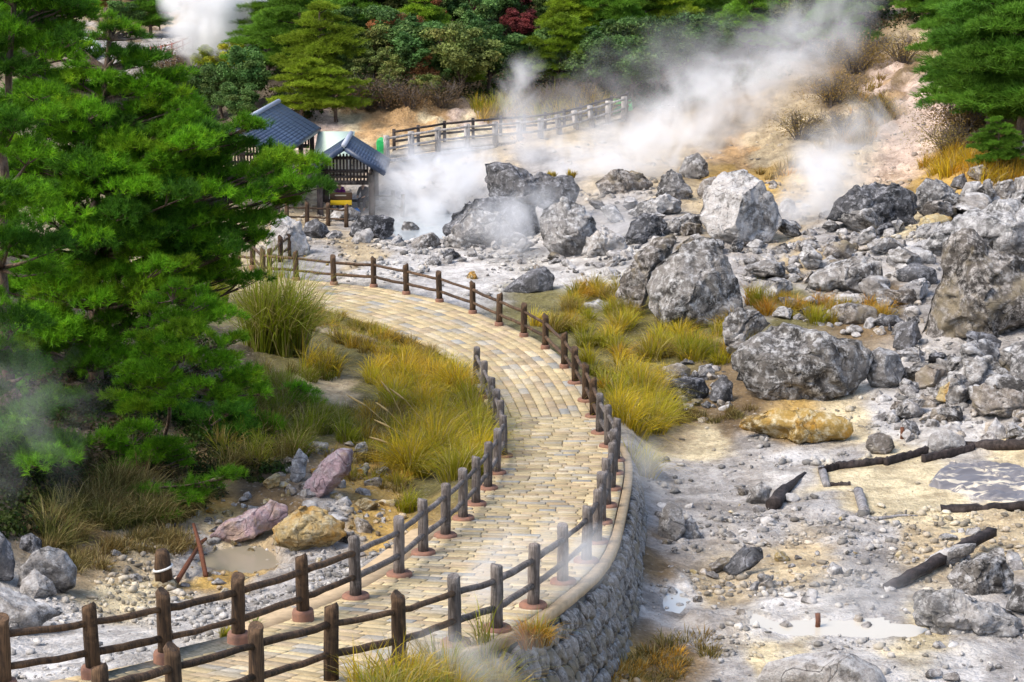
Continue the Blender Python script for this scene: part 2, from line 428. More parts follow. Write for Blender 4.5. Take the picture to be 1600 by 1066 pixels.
i_, o_ = path_q(GXY[nearp]); pi_[nearp] = i_; po_[nearp] = o_
over = np.where(po_ > 0, po_ - WR[pi_], -po_ - WL[pi_])         # metres outside the path edge
WALL_A, WALL_B = np.searchsorted(-ER[:, 2], 0), 0
RWALL = (CL[pi_, 2] > -3.4) & (CL[pi_, 2] < .4) & (po_ > 0)     # the retaining wall stands on this stretch
blend = np.where(RWALL, 1 - smooth(.10, .30, over), np.where(po_ > 0, 1 - smooth(.35, 1.3, over), 1 - smooth(.5, 1.5, over)))
blend[po_ > 90] = 0
gz = gz * (1 - blend) + (path_z(GXY[:, 1]) - .05) * blend
GZ = gz.reshape(uu.shape)
_pools = [(375, 866, 58, 20, .16), (1320, 981, 150, 12, .07), (1054, 936, 18, 18, .06), (700, 347, 100, 30, .22), (1560, 755, 130, 36, .05)]
POOLS = []
def carve():                     # shallow hollows that hold the pools
    d = np.stack([GXY[:, 0], GXY[:, 1], GZ.ravel() - HC], 1); fw = d[:, 1] * CP - d[:, 2] * SP; up = d[:, 1] * SP + d[:, 2] * CP
    qx = 800 + F * d[:, 0] / fw; qy = 533 - F * up / fw; g = GZ.ravel().copy(); msk = np.zeros(len(qx))
    for x, y, rx, ry, dp in _pools:
        r = np.hypot((qx - x) / rx, (qy - y) / ry); m = 1 - smooth(.75, 1.35, r); z0 = g[np.argmin(r)]; POOLS.append([z0, dp, None]); wob = 1 + .28 * fbm(np.stack([qx, qy * 3, qx * 0], 1) * .022, 4, int(x)); r = r * wob; m = 1 - smooth(.75, 1.35, r); g = g * (1 - m) + (z0 - dp) * m
        POOLS[-1][2] = r
        if x < 1500: k_ = smooth(.9, 1.15, r) * (1 - smooth(1.5, 2.3, r)); g = np.where(k_ > 0, np.maximum(g, g * (1 - k_) + (z0 - .12 * dp) * k_), g)
        msk = np.maximum(msk, m)
    return qx, qy, msk, g
GPX, GPY, POOLM, gz = carve()
GZ = gz.reshape(GZ.shape)
def height(x, y):
    x = np.asarray(x, float); y = np.asarray(y, float)
    a = (x / y * F - GU[0]) / 4.5; b = (1000 * np.log(y) - GV[0]) / 4.5
    a = np.clip(a, 0, len(GU) - 1.001); b = np.clip(b, 0, len(GV) - 1.001)
    i = a.astype(int); j = b.astype(int); fa = a - i; fb = b - j
    return (GZ[j, i] * (1 - fa) + GZ[j, i + 1] * fa) * (1 - fb) + (GZ[j + 1, i] * (1 - fa) + GZ[j + 1, i + 1] * fa) * fb
_T = np.exp(np.linspace(math.log(16), math.log(290), 1500))
def G(px, py):
    """where the sight line through a photo pixel meets the ground"""
    d = ray(px, py); d = d / d[1]
    z = HC + d[2] * _T; h = height(d[0] * _T, _T)
    hit = np.where(z <= h)[0]
    k = hit[0] if len(hit) else len(_T) - 1
    if k > 0 and len(hit):
        a, b = z[k - 1] - h[k - 1], h[k] - z[k]; t = _T[k - 1] + (_T[k] - _T[k - 1]) * a / (a + b + 1e-9)
    else: t = _T[k]
    return np.array([d[0] * t, t, float(height(d[0] * t, t))])
def on_ground(x, y, dz=0.0): return np.array([x, y, float(height(x, y)) + dz])

# colour zones of the ground: photo x, y, linear colour, roughness of the relief (m)
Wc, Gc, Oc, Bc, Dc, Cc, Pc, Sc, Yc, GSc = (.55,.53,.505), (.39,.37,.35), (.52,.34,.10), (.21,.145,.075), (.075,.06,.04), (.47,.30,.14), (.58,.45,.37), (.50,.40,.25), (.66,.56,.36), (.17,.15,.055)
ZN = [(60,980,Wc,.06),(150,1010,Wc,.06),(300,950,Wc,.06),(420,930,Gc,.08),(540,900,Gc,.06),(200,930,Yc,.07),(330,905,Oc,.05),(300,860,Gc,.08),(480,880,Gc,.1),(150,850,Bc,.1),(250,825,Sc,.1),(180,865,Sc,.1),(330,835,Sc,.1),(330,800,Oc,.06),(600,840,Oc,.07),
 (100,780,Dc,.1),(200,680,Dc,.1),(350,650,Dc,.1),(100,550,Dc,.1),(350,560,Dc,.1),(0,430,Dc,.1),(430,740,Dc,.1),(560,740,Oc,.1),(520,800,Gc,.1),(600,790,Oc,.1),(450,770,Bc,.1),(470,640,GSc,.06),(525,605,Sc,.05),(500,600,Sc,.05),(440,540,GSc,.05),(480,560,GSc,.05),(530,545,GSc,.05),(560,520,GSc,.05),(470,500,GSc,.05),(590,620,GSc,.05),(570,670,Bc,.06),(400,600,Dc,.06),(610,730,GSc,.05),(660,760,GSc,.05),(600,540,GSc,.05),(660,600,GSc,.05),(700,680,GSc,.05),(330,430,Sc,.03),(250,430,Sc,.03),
 (1000,620,GSc,.05),(960,560,GSc,.05),(850,480,GSc,.04),(1000,500,GSc,.05),(1060,540,GSc,.05),(900,470,GSc,.05),
 (600,410,Wc,.05),(700,440,Wc,.04),(760,420,Wc,.05),(900,420,Wc,.06),(560,390,Sc,.06),(500,410,Gc,.07),(640,380,Wc,.06),(960,410,Wc,.07),(700,360,Gc,.06),(560,340,Gc,.06),(470,330,Sc,.05),(400,330,Sc,.05),
 (1000,330,Gc,.08),(1080,300,Sc,.08),(1200,420,Gc,.12),(1250,390,Sc,.12),(1300,430,Gc,.1),(1180,440,Gc,.1),(1400,400,Wc,.08),(1450,420,Gc,.1),(1250,480,GSc,.06),(1350,480,Bc,.08),(1300,370,Gc,.1),(1400,350,Yc,.06),(1550,330,Gc,.1),
 (1500,600,Gc,.14),(1580,600,Gc,.14),(1440,620,Wc,.1),(1400,640,Wc,.08),(1480,680,Wc,.1),(1200,690,Gc,.05),(1100,690,Yc,.05),(1070,670,Sc,.04),(1080,640,Bc,.04),(1160,640,Bc,.04),(1230,670,Oc,.07),(1320,670,Yc,.06),(1250,720,Wc,.05),(1320,720,Gc,.06),(1120,760,Gc,.05),(1050,750,Gc,.05),
 (1400,770,Yc,.015),(1320,750,Yc,.015),(1370,740,Yc,.015),(1500,790,Yc,.015),(1600,780,Yc,.015),(1600,720,Yc,.015),(1340,760,Yc,.02),(1430,745,Yc,.02),(1460,785,Yc,.02),(1380,785,Yc,.02),(1550,755,Gc,.02),(1300,810,Gc,.1),(1200,810,Gc,.1),(1350,850,Gc,.1),(1450,840,Sc,.07),(1560,830,Sc,.07),(1250,870,Sc,.09),(1120,920,Sc,.08),(1050,830,Gc,.08),(1030,880,Bc,.06),(1040,950,Gc,.08),(1060,930,Wc,.05),
 (1200,975,Wc,.03),(1300,980,Wc,.03),(1440,985,Yc,.04),(1350,940,Gc,.07),(1500,970,Wc,.09),(1580,960,Gc,.1),(1100,1000,Gc,.08),(1080,1020,Bc,.06),(1030,1030,Bc,.06),(980,1050,Oc,.06),(1150,1050,Gc,.06),(1500,1050,Wc,.08),(1580,1050,Gc,.08),(1340,1050,Wc,.05),(1230,1040,Yc,.05),(1190,1020,Yc,.04),
 (640,1060,GSc,.05),(780,1030,GSc,.05),(850,1030,Bc,.05),(520,1090,GSc,.05),
 (510,205,Pc,.15),(550,195,Yc,.2),(590,205,Cc,.2),(600,185,Bc,.2),(625,195,Cc,.3),(640,205,Cc,.3),(660,190,Cc,.3),(650,178,Cc,.3),(690,196,Yc,.3),(700,205,Yc,.3),(715,185,Pc,.3),(735,195,Yc,.3),(745,178,Pc,.3),(775,195,Cc,.2),(790,200,Cc,.2),(760,205,Yc,.2),(700,176,Cc,.2),(620,178,Bc,.2),(860,195,Sc,.12),(640,240,Sc,.08),(760,235,Sc,.08),(880,215,Sc,.08),(700,270,Gc,.08),(620,270,Gc,.06),(850,280,Gc,.08),(950,250,Sc,.1),
 (1050,230,Sc,.15),(1150,240,Cc,.15),(1130,200,Bc,.15),(1200,230,Sc,.2),(1250,200,Sc,.2),(1300,150,Bc,.15),(1340,110,Bc,.15),(1380,130,Pc,.35),(1440,150,Pc,.35),(1420,80,Sc,.3),(1400,200,Pc,.35),(1390,165,Cc,.3),(1410,110,Bc,.3),(1360,180,Sc,.35),(1350,210,Sc,.2),(1300,240,Sc,.2),(1430,240,Pc,.15),(1480,260,Oc,.1),(1550,250,Oc,.1),(1530,200,Bc,.1),(1580,290,Oc,.1),(1200,280,Oc,.12),(1130,285,Oc,.1),(1230,265,Sc,.15),
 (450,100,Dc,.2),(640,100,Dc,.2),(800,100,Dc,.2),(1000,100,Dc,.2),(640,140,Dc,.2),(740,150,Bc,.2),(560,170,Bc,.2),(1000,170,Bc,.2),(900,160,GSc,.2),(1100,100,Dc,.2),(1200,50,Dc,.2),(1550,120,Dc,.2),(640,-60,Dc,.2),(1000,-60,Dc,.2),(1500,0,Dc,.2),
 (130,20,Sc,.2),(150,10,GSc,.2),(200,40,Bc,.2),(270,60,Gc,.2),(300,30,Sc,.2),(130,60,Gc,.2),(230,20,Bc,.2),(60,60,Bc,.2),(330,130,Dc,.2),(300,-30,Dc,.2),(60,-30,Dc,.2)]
zp = np.array([G(a, b) for a, b, _, _ in ZN]); zc = np.array([c for _, _, c, _ in ZN]); zr = np.array([r for _, _, _, r in ZN])
zu = uv_of(zp[:, 0], zp[:, 1])
P3 = np.stack([GXY[:, 0], GXY[:, 1], gz], 1)
wn1 = fbm(P3 * .6, 4, 11); wn2 = fbm(P3 * .6 + 50, 4, 23)
warp = np.stack([wn1 * 26, wn2 * 26], 1)
GC = np.zeros((len(flat), 3)); GR = np.zeros(len(flat))
for a in range(0, len(flat), 20000):
    q = flat[a:a + 20000] + warp[a:a + 20000]
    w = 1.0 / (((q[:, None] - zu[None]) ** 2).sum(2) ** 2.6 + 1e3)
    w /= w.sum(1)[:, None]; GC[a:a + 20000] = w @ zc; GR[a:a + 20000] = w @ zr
amp = GR * np.clip(smooth(.0, .5, np.where(po_ > 90, 9, over)), 0, 1)
amp = amp * (1 - .8 * POOLM)
relief = fbm(P3 * 1.1, 3, 5) * .9 + np.abs(fbm(P3 * 3.1, 3, 8)) * .5 + (np.maximum(0, vnoise(P3 * 4.7, 3) - .25)) * .9
GZD = gz + relief * amp
GC = np.clip(GC * (1 + .25 * fbm(P3 * .9, 4, 31)[:, None]), .01, .85)
nu, nv = len(GU), len(GV)
ii = (np.arange(nv - 1)[:, None] * nu + np.arange(nu - 1)[None]).ravel()
quads = np.stack([ii, ii + 1, ii + nu + 1, ii + nu], 1)
keep = np.ones(len(quads), bool)
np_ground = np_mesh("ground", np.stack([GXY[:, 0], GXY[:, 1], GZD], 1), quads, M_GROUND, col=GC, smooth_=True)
tag(np_ground, kind="structure")
# far skirt of terrain so that the ground reaches beyond every hill
sk = MB(); sk.box((0, 700, -12), (3000, 2000, 1)); o = sk.build("outer_terrain", M_GROUND); tag(o, kind="structure")

# ------------------------------------------------------------------ path: bed and pavers
M_PAVER = mat_vcol("sandstone_paver", .8, .35, .006, 16.0)
M_BED = mat_simple("mossy_joint_mortar", (.10, .085, .055), .95, .5, (9, 9, 9))
M_KERB = mat_simple("sandy_concrete", (.52, .39, .24), .9, .3, (5, 5, 5), .4, .01)
def cpt(s, w, dz=0.0):
    x = np.interp(s, CS, CL[:, 0]); y = np.interp(s, CS, CL[:, 1]); z = np.interp(s, CS, CL[:, 2])
    nx = np.interp(s, CS, CN[:, 0]); ny = np.interp(s, CS, CN[:, 1])
    return np.stack([x + nx * w, y + ny * w, path_z(y + ny * w) + dz], -1)
def ribbon(name, s0, s1, fa, fb, dz, mat, n=300, thick=.1):
    s = np.linspace(s0, s1, n); a = cpt(s, fa(s), dz); b = cpt(s, fb(s), dz)
    a2 = a - [0, 0, thick]; b2 = b - [0, 0, thick]
    V = np.concatenate([a, b, b2, a2]); i = np.arange(n - 1); q = []
    for k in range(4):
        k2 = (k + 1) % 4; q.append(np.stack([i + k * n, i + 1 + k * n, i + 1 + k2 * n, i + k2 * n], 1))
    q.append(np.array([[0, n, 2 * n, 3 * n], [n - 1, 4 * n - 1, 3 * n - 1, 2 * n - 1]]))
    return np_mesh(name, V, np.concatenate(q), mat)
fWR = lambda s: np.interp(s, CS, WR); fWL = lambda s: np.interp(s, CS, WL)
o = ribbon("path", CS[2], CS[-3], lambda s: -fWL(s), lambda s: fWR(s), -.02, M_BED, 500, .12); tag(o, kind="structure")
S_BREAK = CS[np.argmin(np.abs(CL[:, 2] + 3.72) + (CL[:, 1] > 58) * 9)]
rs = np.random.RandomState(4)
tones = np.array([(.62,.50,.29),(.66,.54,.32),(.58,.46,.30),(.64,.50,.29),(.50,.46,.38),(.42,.41,.37),(.68,.58,.40),(.56,.43,.26),(.60,.52,.38)])
tw = np.array([.24,.22,.17,.08,.05,.03,.10,.06,.05])
PV, PQ, PCOL = [], [], []
def paver(s0, s1, w0, w1):
    g = .012; b = .012
    rz = rs.uniform(-.004, .006)
    ring = []
    for m, dz in ((g, -.03), (g, .018), (g + b, .03)):
        c = np.array([(s0 + m, w0 + m), (s1 - m, w0 + m), (s1 - m, w1 - m), (s0 + m, w1 - m)])
        p = cpt(c[:, 0], c[:, 1], dz + rz); ring.append(p)
    k = sum(len(a) for a in PV); PV.append(np.concatenate(ring))
    for r in (0, 1):
        for e in range(4):
            PQ.append((k + r * 4 + e, k + r * 4 + (e + 1) % 4, k + r * 4 + 4 + (e + 1) % 4, k + r * 4 + 4 + e))
    PQ.append((k + 8, k + 9, k + 10, k + 11))
    c = tones[rs.choice(len(tones), p=tw / tw.sum())] * rs.uniform(.70, .98)
    PCOL.append(np.tile(c, (12, 1)))
s = CS[3]; row = 0
while s < S_BREAK:                       # courses laid across the slope
    hgt = .265 * rs.choice([1.0, 1.0, .8]); s1 = min(s + hgt, S_BREAK)
    a, b = -float(fWL(s)), float(fWR(s)); w = a
    first = True
    while w < b - .08:
        ln = rs.uniform(.38, .64); ln = ln * (.5 if (first and row % 2) else 1); first = False
        w1 = min(w + ln, b)
        if b - w1 < .18: w1 = b
        paver(s, s1, w, w1); w = w1
    s = s1; row += 1
NC = 11
for c in range(NC):                      # stones laid along the curve beyond the slope
    s = S_BREAK + .02; first = True
    while s < CS[-4]:
        ln = rs.uniform(.42, .78) * (.6 if first and c % 2 else 1); first = False; s1 = min(s + ln, CS[-4])
        sm = (s + s1) / 2; a, b = -float(fWL(sm)), float(fWR(sm)); W = (b - a) / NC
        paver(s, s1, a + c * W, a + (c + 1) * W); s = s1
o = np_mesh("path_paving", np.concatenate(PV), np.array(PQ), M_PAVER, col=np.concatenate(PCOL)); tag(o, kind="structure")
# sandy kerb strip on the stream side of the slope
sA = CS[np.argmin(np.abs(CL[:, 2] + .35))]; sB = CS[np.argmin(np.abs(CL[:, 2] + 2.2))]
o = ribbon("kerb_strip", sA, sB, lambda s: -fWL(s) - .62 * np.clip(np.minimum(s - sA, sB - s) / 1.2, .1, 1), lambda s: -fWL(s) - .005, .01, M_KERB, 120, .25); tag(o, kind="structure")
#PART2

# ------------------------------------------------------------------ timber fences
M_LOG = mat_wood("dark_brown_log", (.105, .062, .034), (.03, .02, .014), (.20, .12, .065))
M_LOGG = mat_wood("greyed_log", (.17, .145, .13), (.055, .045, .04), (.30, .27, .25))
M_PLINTH = mat_simple("rust_concrete", (.27, .135, .088), .9, .45, (9, 9, 9), .5, .008, col2=(.17, .10, .075))
def log_mesh(name, r, h, mat, seed):
    b = MB(); rs = np.random.RandomState(seed)
    z = np.array([0, h * .3, h * .6, h * .9, h - .02, h]); r_ = r * np.array([1.03, 1, .99, .98, .97, .88])
    p = np.stack([rs.randn(6) * .004, rs.randn(6) * .004, z], 1)
    b.tube(p, r_, 14, True, .06, seed); o = b.build(name, mat, smooth_=False)
    me = o.data; me.polygons.foreach_set("use_smooth", [len(p.vertices) == 4 for p in me.polygons])
    bpy.data.objects.remove(o); return me
def plinth_mesh(name, r, h, mat):
    b = MB(); a = np.array([(0, r * 1.0), (h * .8, r * .99), (h, r * .92), (h + .005, r * .55)])
    b.tube(np.array([(0, 0, -.06)] + [(0, 0, z) for z, _ in a]), np.array([r] + [q for _, q in a]), 22)
    o = b.build(name, mat); me = o.data; bpy.data.objects.remove(o); return me
POSTS = [log_mesh("post", .105, 1.1, M_LOG, k) for k in range(3)]
POSTS_G = [log_mesh("post", .10, 1.1, M_LOGG, k + 5) for k in range(3)]
PL_TALL = plinth_mesh("plinth", .175, .20, M_PLINTH)
PL_FLAT = plinth_mesh("plinth", .235, .085, M_PLINTH)
PL_SMALL = plinth_mesh("plinth", .15, .14, M_PLINTH)
def fence(name, label, bases, plinths, grey=lambda k: False, hs=1.0, group=None, rails=(.40, .84), skip=(), rr=.052, cat="fence", tilt=0.0):
    bases = [np.asarray(b, float) for b in bases]
    root = empty(name, bases[0], label, cat, group); b0 = bases[0]
    for k, b in enumerate(bases):
        me = (POSTS_G if grey(k) else POSTS)[k % 3]
        p = bpy.data.objects.new("post", me); link(p, root); p.location = b - b0; p.scale = (hs, hs, hs)
        p.rotation_euler = (random.uniform(-.028 - tilt, .028 + tilt), random.uniform(-.028 - tilt, .028 + tilt), k * 2.1)
        pl = plinths(k)
        if pl is not None:
            q = bpy.data.objects.new("plinth", pl); link(q, p)
    for k in range(len(bases) - 1):
        if k in skip: continue
        a, b = bases[k] - b0, bases[k + 1] - b0; d = (b - a) / np.linalg.norm(b - a)
        for h in rails:
            m = MB(); n = 6; t = np.linspace(0, 1, n)[:, None]
            p = a + (b - a) * t + np.array([0, 0, h * hs]); p[:, 2] += -.012 * np.sin(np.pi * t[:, 0]) + np.random.RandomState(k * 7 + int(h * 100)).randn(n) * .008
            p[0] += d * .06; p[-1] -= d * .06
            m.tube(p, rr * hs * random.uniform(.88, 1.1), 9, True, .16, k)
            m.build("rail", M_LOGG if (grey(k) and grey(k + 1)) else M_LOG, root, True)
    return root
random.seed(3)
FR = [(160,1180),(275,1143),(402,1103),(517,1066),(624,1043),(712,1010),(776,988),(833,951),(880,914),(916,881),(932,851),(940,820),(948,794),(955,767),(959.5,743),(962,722),(950,700),(937,679),(927,653),(915,628),(899,600),(881.7,576),(852,546),(818.6,527),(779.6,510),(738.7,491),(687,473),(635,461),(584,450),(522,446),(463,439),(411,435),(395,420),(372,416)]
FL = [(-225,1128),(-108,1108),(7.5,1086),(147,1063),(259,1039),(373,1009),(474,972),(556,937),(624,902),(661.6,868),(696,841),(724,814),(743.4,791),(762,766),(776,742),(787,716),(782,692),(775,672),(768,650),(756,624),(744,600)]
def fr(x, y): p = path_pt(x, y); p[2] += .01; return p
fence("timber_fence", "long brown log fence with rust-coloured footings along the retaining wall side of the path", [fr(*p) for p in FR],
      lambda k: None if k < 4 else (PL_FLAT if k < 21 else PL_SMALL), grey=lambda k: 5 <= k <= 17)
fence("timber_fence", "shorter brown log fence beside the stream bed on the sloping part of the path", [fr(*p) for p in FL],
      lambda k: PL_TALL if k < 7 else (PL_FLAT if k < 16 else PL_SMALL), grey=lambda k: 7 <= k)
pz = lambda x, y: on_z(x, y, -3.8)
fence("timber_fence", "short side fence branching off behind the corner post where the path leaves", [pz(411, 434) + [.2, .3, 0], pz(438.6, 411), pz(452, 403)], lambda k: None, hs=.95)
tag(fence("fence_post", "lone thick post standing on sandy ground beside the dark pine trunk", [G(294.5, 417)], lambda k: None, cat="post", hs=.8))

# ------------------------------------------------------------------ rocks
import bmesh
_ico = {}
def ico(n):
    if n not in _ico:
        bm = bmesh.new(); bmesh.ops.create_icosphere(bm, subdivisions=n, radius=1.0)
        _ico[n] = (np.array([v.co[:] for v in bm.verts]), np.array([[v.index for v in f.verts] for f in bm.faces])); bm.free()
    v, f = _ico[n]; return v.copy(), f
def vnormals(v, f):
    n = np.zeros_like(v); c = np.cross(v[f[:, 1]] - v[f[:, 0]], v[f[:, 2]] - v[f[:, 0]])
    for k in range(3): np.add.at(n, f[:, k], c)
    return n / (np.linalg.norm(n, axis=1)[:, None] + 1e-9)
def facet(v, rs, k, lo, hi, bias=None):
    for _ in range(k):
        n = rs.randn(3)
        if bias is not None: n = n * .8 + np.array(bias)
        n /= np.linalg.norm(n); o = rs.uniform(lo, hi); d = v @ n - o
        v = v - np.maximum(d, 0)[:, None] * n * .96
    return v
def rough(v, f, amt, seed, fr=1.6, cells=0):
    n = vnormals(v, f); s = np.ptp(v, axis=0).max()
    q = v / s * 4.0 * fr + seed * 7.7
    d = fbm(q, 5, seed, .55) * .55 - np.abs(fbm(q * .8 + 9, 3, seed + 5)) * .5 + .12
    st = np.abs(((q @ np.array([.3, .2, 1.0])) * 1.3 + fbm(q * .5, 2, seed + 2)) % 1 - .5) - .25     # ledges
    if cells:                                   # blocks and joints of broken rock
        r_ = np.random.RandomState(seed + 400); cs = r_.uniform(v.min(0), v.max(0), (cells, 3)); an = np.array([1, 1, 1.35]); wv = v + (fbm(q * .7 + 3, 3, seed + 21) * .07 * s)[:, None]
        D2 = (((wv[:, None] - cs[None]) * an) ** 2).sum(2); o2 = np.argsort(D2, 1)[:, :2]; a1 = np.sqrt(np.take_along_axis(D2, o2[:, :1], 1))[:, 0]; a2 = np.sqrt(np.take_along_axis(D2, o2[:, 1:2], 1))[:, 0]
        tl = r_.randn(cells, 3) * .09; k1 = o2[:, 0]; off = ((v - cs[k1]) * tl[k1]).sum(1) + r_.uniform(-.028, .028, cells)[k1] * s
        v = v + n * (np.clip(off, -.06 * s, .06 * s) * smooth(0, .05 * s, a2 - a1) - .028 * s * (1 - smooth(0, .028 * s, a2 - a1)))[:, None]
    fine = fbm(q * 3.4, 4, seed + 9, .6) * .16 - np.abs(fbm(q * 2.2, 3, seed + 11)) * .22
    return v + n * ((d + fine) * amt * s + st * amt * .5 * s)[:, None]
def hero(poly, mat, label, seed, thick=.8, sub=5, amt=.028, nf=8, dadd=0.0, name="boulder", base=None, group=None, bias=(-.1, -.9, .4), lo=.46, hi=.74):
    """boulder whose outline seen from the path side follows poly (photo pixels); its own distance, size and thickness"""
    poly = np.array(poly, float); rs = np.random.RandomState(seed)
    c = (poly.min(0) + poly.max(0)) / 2
    c = .5 * c + .5 * poly.mean(0)
    by = poly[:, 1].max(); g = G(c[0] if base is None else base[0], by - 3 if base is None else base[1])
    k = px_m(g); hw = np.ptp(poly[:, 0]) / 2 / k; hh = np.ptp(poly[:, 1]) / 2 / k; ry = thick * (hw * hh) ** .5
    p0 = at_d(c[0], c[1], g[1] + ry * .55 + dadd); k = px_m(p0)
    th = np.arctan2(-(poly[:, 1] - c[1]), poly[:, 0] - c[0]); o_ = np.argsort(th); P = poly[o_]
    a = np.linspace(-np.pi, np.pi, 361); P2 = np.concatenate([P, P[:1]])
    R = np.full(361, 0.0)
    for i, t in enumerate(a):                 # ray against the outline
        dx, dy = math.cos(t), -math.sin(t); best = 0
        for q0, q1 in zip(P2[:-1], P2[1:]):
            e = q1 - q0; den = dx * e[1] - dy * e[0]
            if abs(den) < 1e-9: continue
            w = q0 - c; tt = (w[0] * e[1] - w[1] * e[0]) / den; u = (w[0] * dy - w[1] * dx) / den
            if tt > 0 and -1e-6 <= u <= 1 + 1e-6: best = max(best, tt)
        R[i] = best
    R = np.convolve(np.concatenate([R[-2:-1], R, R[1:2]]), np.ones(3) / 3, 'valid')[:361] / k
    v, f = ico(sub)
    if nf > 3:                                  # big broken faces that meet in a ridge
        for nrm, o_ in (((-.62, -.70, .35), rs.uniform(.50, .62)), ((.72, -.68, .05), rs.uniform(.50, .64)), ((rs.uniform(-.3, .3), -.62, .74), rs.uniform(.58, .7))):
            nn_ = np.array(nrm) + rs.randn(3) * .10; nn_ /= np.linalg.norm(nn_); v = v - np.maximum(v @ nn_ - o_, 0)[:, None] * nn_ * .97
    v = facet(v, rs, nf, lo, hi, bias); v = facet(v, rs, 4, .6, .9, (0, 1.2, 0))
    ang = np.arctan2(v[:, 2], v[:, 0]); rx_ = np.hypot(v[:, 0], v[:, 2]); bi = ((ang + np.pi) / (2 * np.pi) * 40).astype(int) % 40
    mx = np.full(40, .3); np.maximum.at(mx, bi, rx_); mx = .25 * np.roll(mx, 1) + .5 * mx + .25 * np.roll(mx, -1); ac = -np.pi + (np.arange(-1, 41) + .5) * 2 * np.pi / 40
    r = np.interp(ang, a, R) / np.interp(ang, ac, np.concatenate([mx[-1:], mx, mx[:1]]))
    w = np.stack([v[:, 0] * r, v[:, 1] * ry, v[:, 2] * r], 1)
    w = rough(w, f, amt, seed, cells=(34 if sub > 4 else 0) if nf > 3 else 0)
    d = p0 - np.array([0, 0, HC]); d /= np.linalg.norm(d)
    X = np.cross(d, [0, 0, 1.0]); X /= np.linalg.norm(X); U = np.cross(X, d)
    w = w[:, :1] * X + w[:, 1:2] * d + w[:, 2:] * U
    o = np_mesh(name, w, f, mat, smooth_=True); o.location = p0
    return tag(o, label, "rock", group)
H = hero
H([(1007,450),(1022,415),(1050,388),(1100,368),(1118,370),(1132,395),(1145,425),(1158,455),(1157,500),(1110,512),(1035,515),(1012,480)], M_ROCK, "tall pointed grey boulder rising out of yellow grass beside the path bend", 1, .7, amt=.03, nf=6)
H([(962,460),(975,430),(990,405),(1015,378),(1050,360),(1062,372),(1050,400),(1025,430),(1008,470),(1000,500),(970,490)], M_BROWN, "leaning brown-grey slab behind the tall pointed boulder", 2, .6, dadd=1.2, base=(1030, 505))
H([(1093,325),(1104,290),(1132,266),(1162,263),(1192,283),(1214,318),(1222,350),(1205,378),(1160,388),(1110,372),(1090,345)], M_PALE, "big pale domed boulder with a dark crack next to the steam vent", 3, .9, amt=.022, nf=4, lo=.75, hi=.92)
H([(752,252),(780,248),(815,262),(850,273),(895,276),(910,296),(902,318),(845,328),(772,312),(757,285)], M_DARK, "flat-topped charcoal boulder perched highest in the steaming pool", 4, .8, base=(830, 372), dadd=1.2)
H([(692,360),(705,332),(740,310),(800,305),(840,322),(850,365),(800,385),(720,388)], M_DARK, "broad dark sloping boulder under the flat-topped one", 5, .8, base=(770, 385), dadd=.6)
H([(695,374),(712,348),(735,325),(775,330),(800,345),(812,375),(780,392),(715,390)], M_ROCK, "grey wedge-shaped boulder with a pale front face at the pool edge", 6, .7)
H([(842,372),(845,325),(880,311),(915,325),(940,360),(952,395),(920,406),(868,404)], M_PALE, "pale rounded boulder wreathed in thin steam right of the pool", 7, .8)
H([(908,398),(915,372),(945,355),(975,368),(980,392),(955,405),(925,406)], M_PALE, "small smooth grey boulder leaning against the pale rounded one", 8, .8)
H([(927,287),(940,274),(965,265),(1000,268),(1022,288),(1005,302),(970,306),(938,303)], M_BROWN, "brown blocky boulder alone on the grey slope before the steam", 9, .9)
H([(1024,305),(1034,275),(1048,261),(1064,275),(1085,302),(1070,316),(1035,318)], M_ROCK, "grey pyramid-shaped boulder half veiled by steam", 10, .7)
H([(978,335),(1000,315),(1040,302),(1068,312),(1062,330),(1010,345)], M_PALE, "low pale slab in front of the pyramid-shaped boulder", 11, .8)
H([(975,372),(985,345),(1005,332),(1030,338),(1045,352),(1030,372),(990,380)], M_DARK, "blue-grey boulder in the gap left of the big domed boulder", 12, .8)
H([(1035,365),(1045,345),(1075,330),(1098,335),(1100,358),(1070,372),(1045,372)], M_ROCK, "knobbly grey rock wedged against the foot of the domed boulder", 13, .8)
H([(1058,358),(1075,345),(1095,350),(1098,368),(1070,374)], M_BROWN, "small olive rock just above the tall pointed boulder", 14, .8, 4)
H([(1088,300),(1098,280),(1118,275),(1124,290),(1108,306),(1092,308)], M_BROWN, "tan knob of rock peeping out behind the domed boulder", 15, .8, 4, base=(1100, 330))
H([(1140,560),(1155,535),(1200,506),(1245,510),(1290,520),(1345,526),(1368,545),(1362,590),(1330,618),(1280,630),(1215,634),(1165,615),(1146,590)], M_ROCK, "huge flat-topped grey boulder with a split top above the orange crust", 16, .75, amt=.028, nf=7)
H([(1130,525),(1128,495),(1150,480),(1190,487),(1204,505),(1175,535),(1150,558),(1136,550)], M_ROCK, "rounded grey boulder behind the split boulder with grass on its side", 17, .8, base=(1160, 565))
H([(1350,585),(1352,555),(1372,541),(1400,548),(1414,575),(1408,600),(1385,611),(1362,606)], M_ROCK, "round dark grey boulder tucked against the split boulder", 18, .9, amt=.02, nf=3)
H([(1430,548),(1440,510),(1460,440),(1475,375),(1500,358),(1530,362),(1560,385),(1600,408),(1660,420),(1670,490),(1600,520),(1540,535),(1490,552),(1445,556)], M_BROWN, "massive leaning brown boulder with dark overhang at the frame edge", 19, .7, amt=.03, nf=6, base=(1440, 553), dadd=.6)
H([(1444,392),(1452,368),(1490,340),(1545,318),(1610,308),(1690,315),(1700,420),(1600,425),(1500,415),(1455,405)], M_PALE, "wide pale crusted outcrop behind the massive leaning boulder", 20, .8, amt=.03, base=(1500, 440), dadd=2.0)
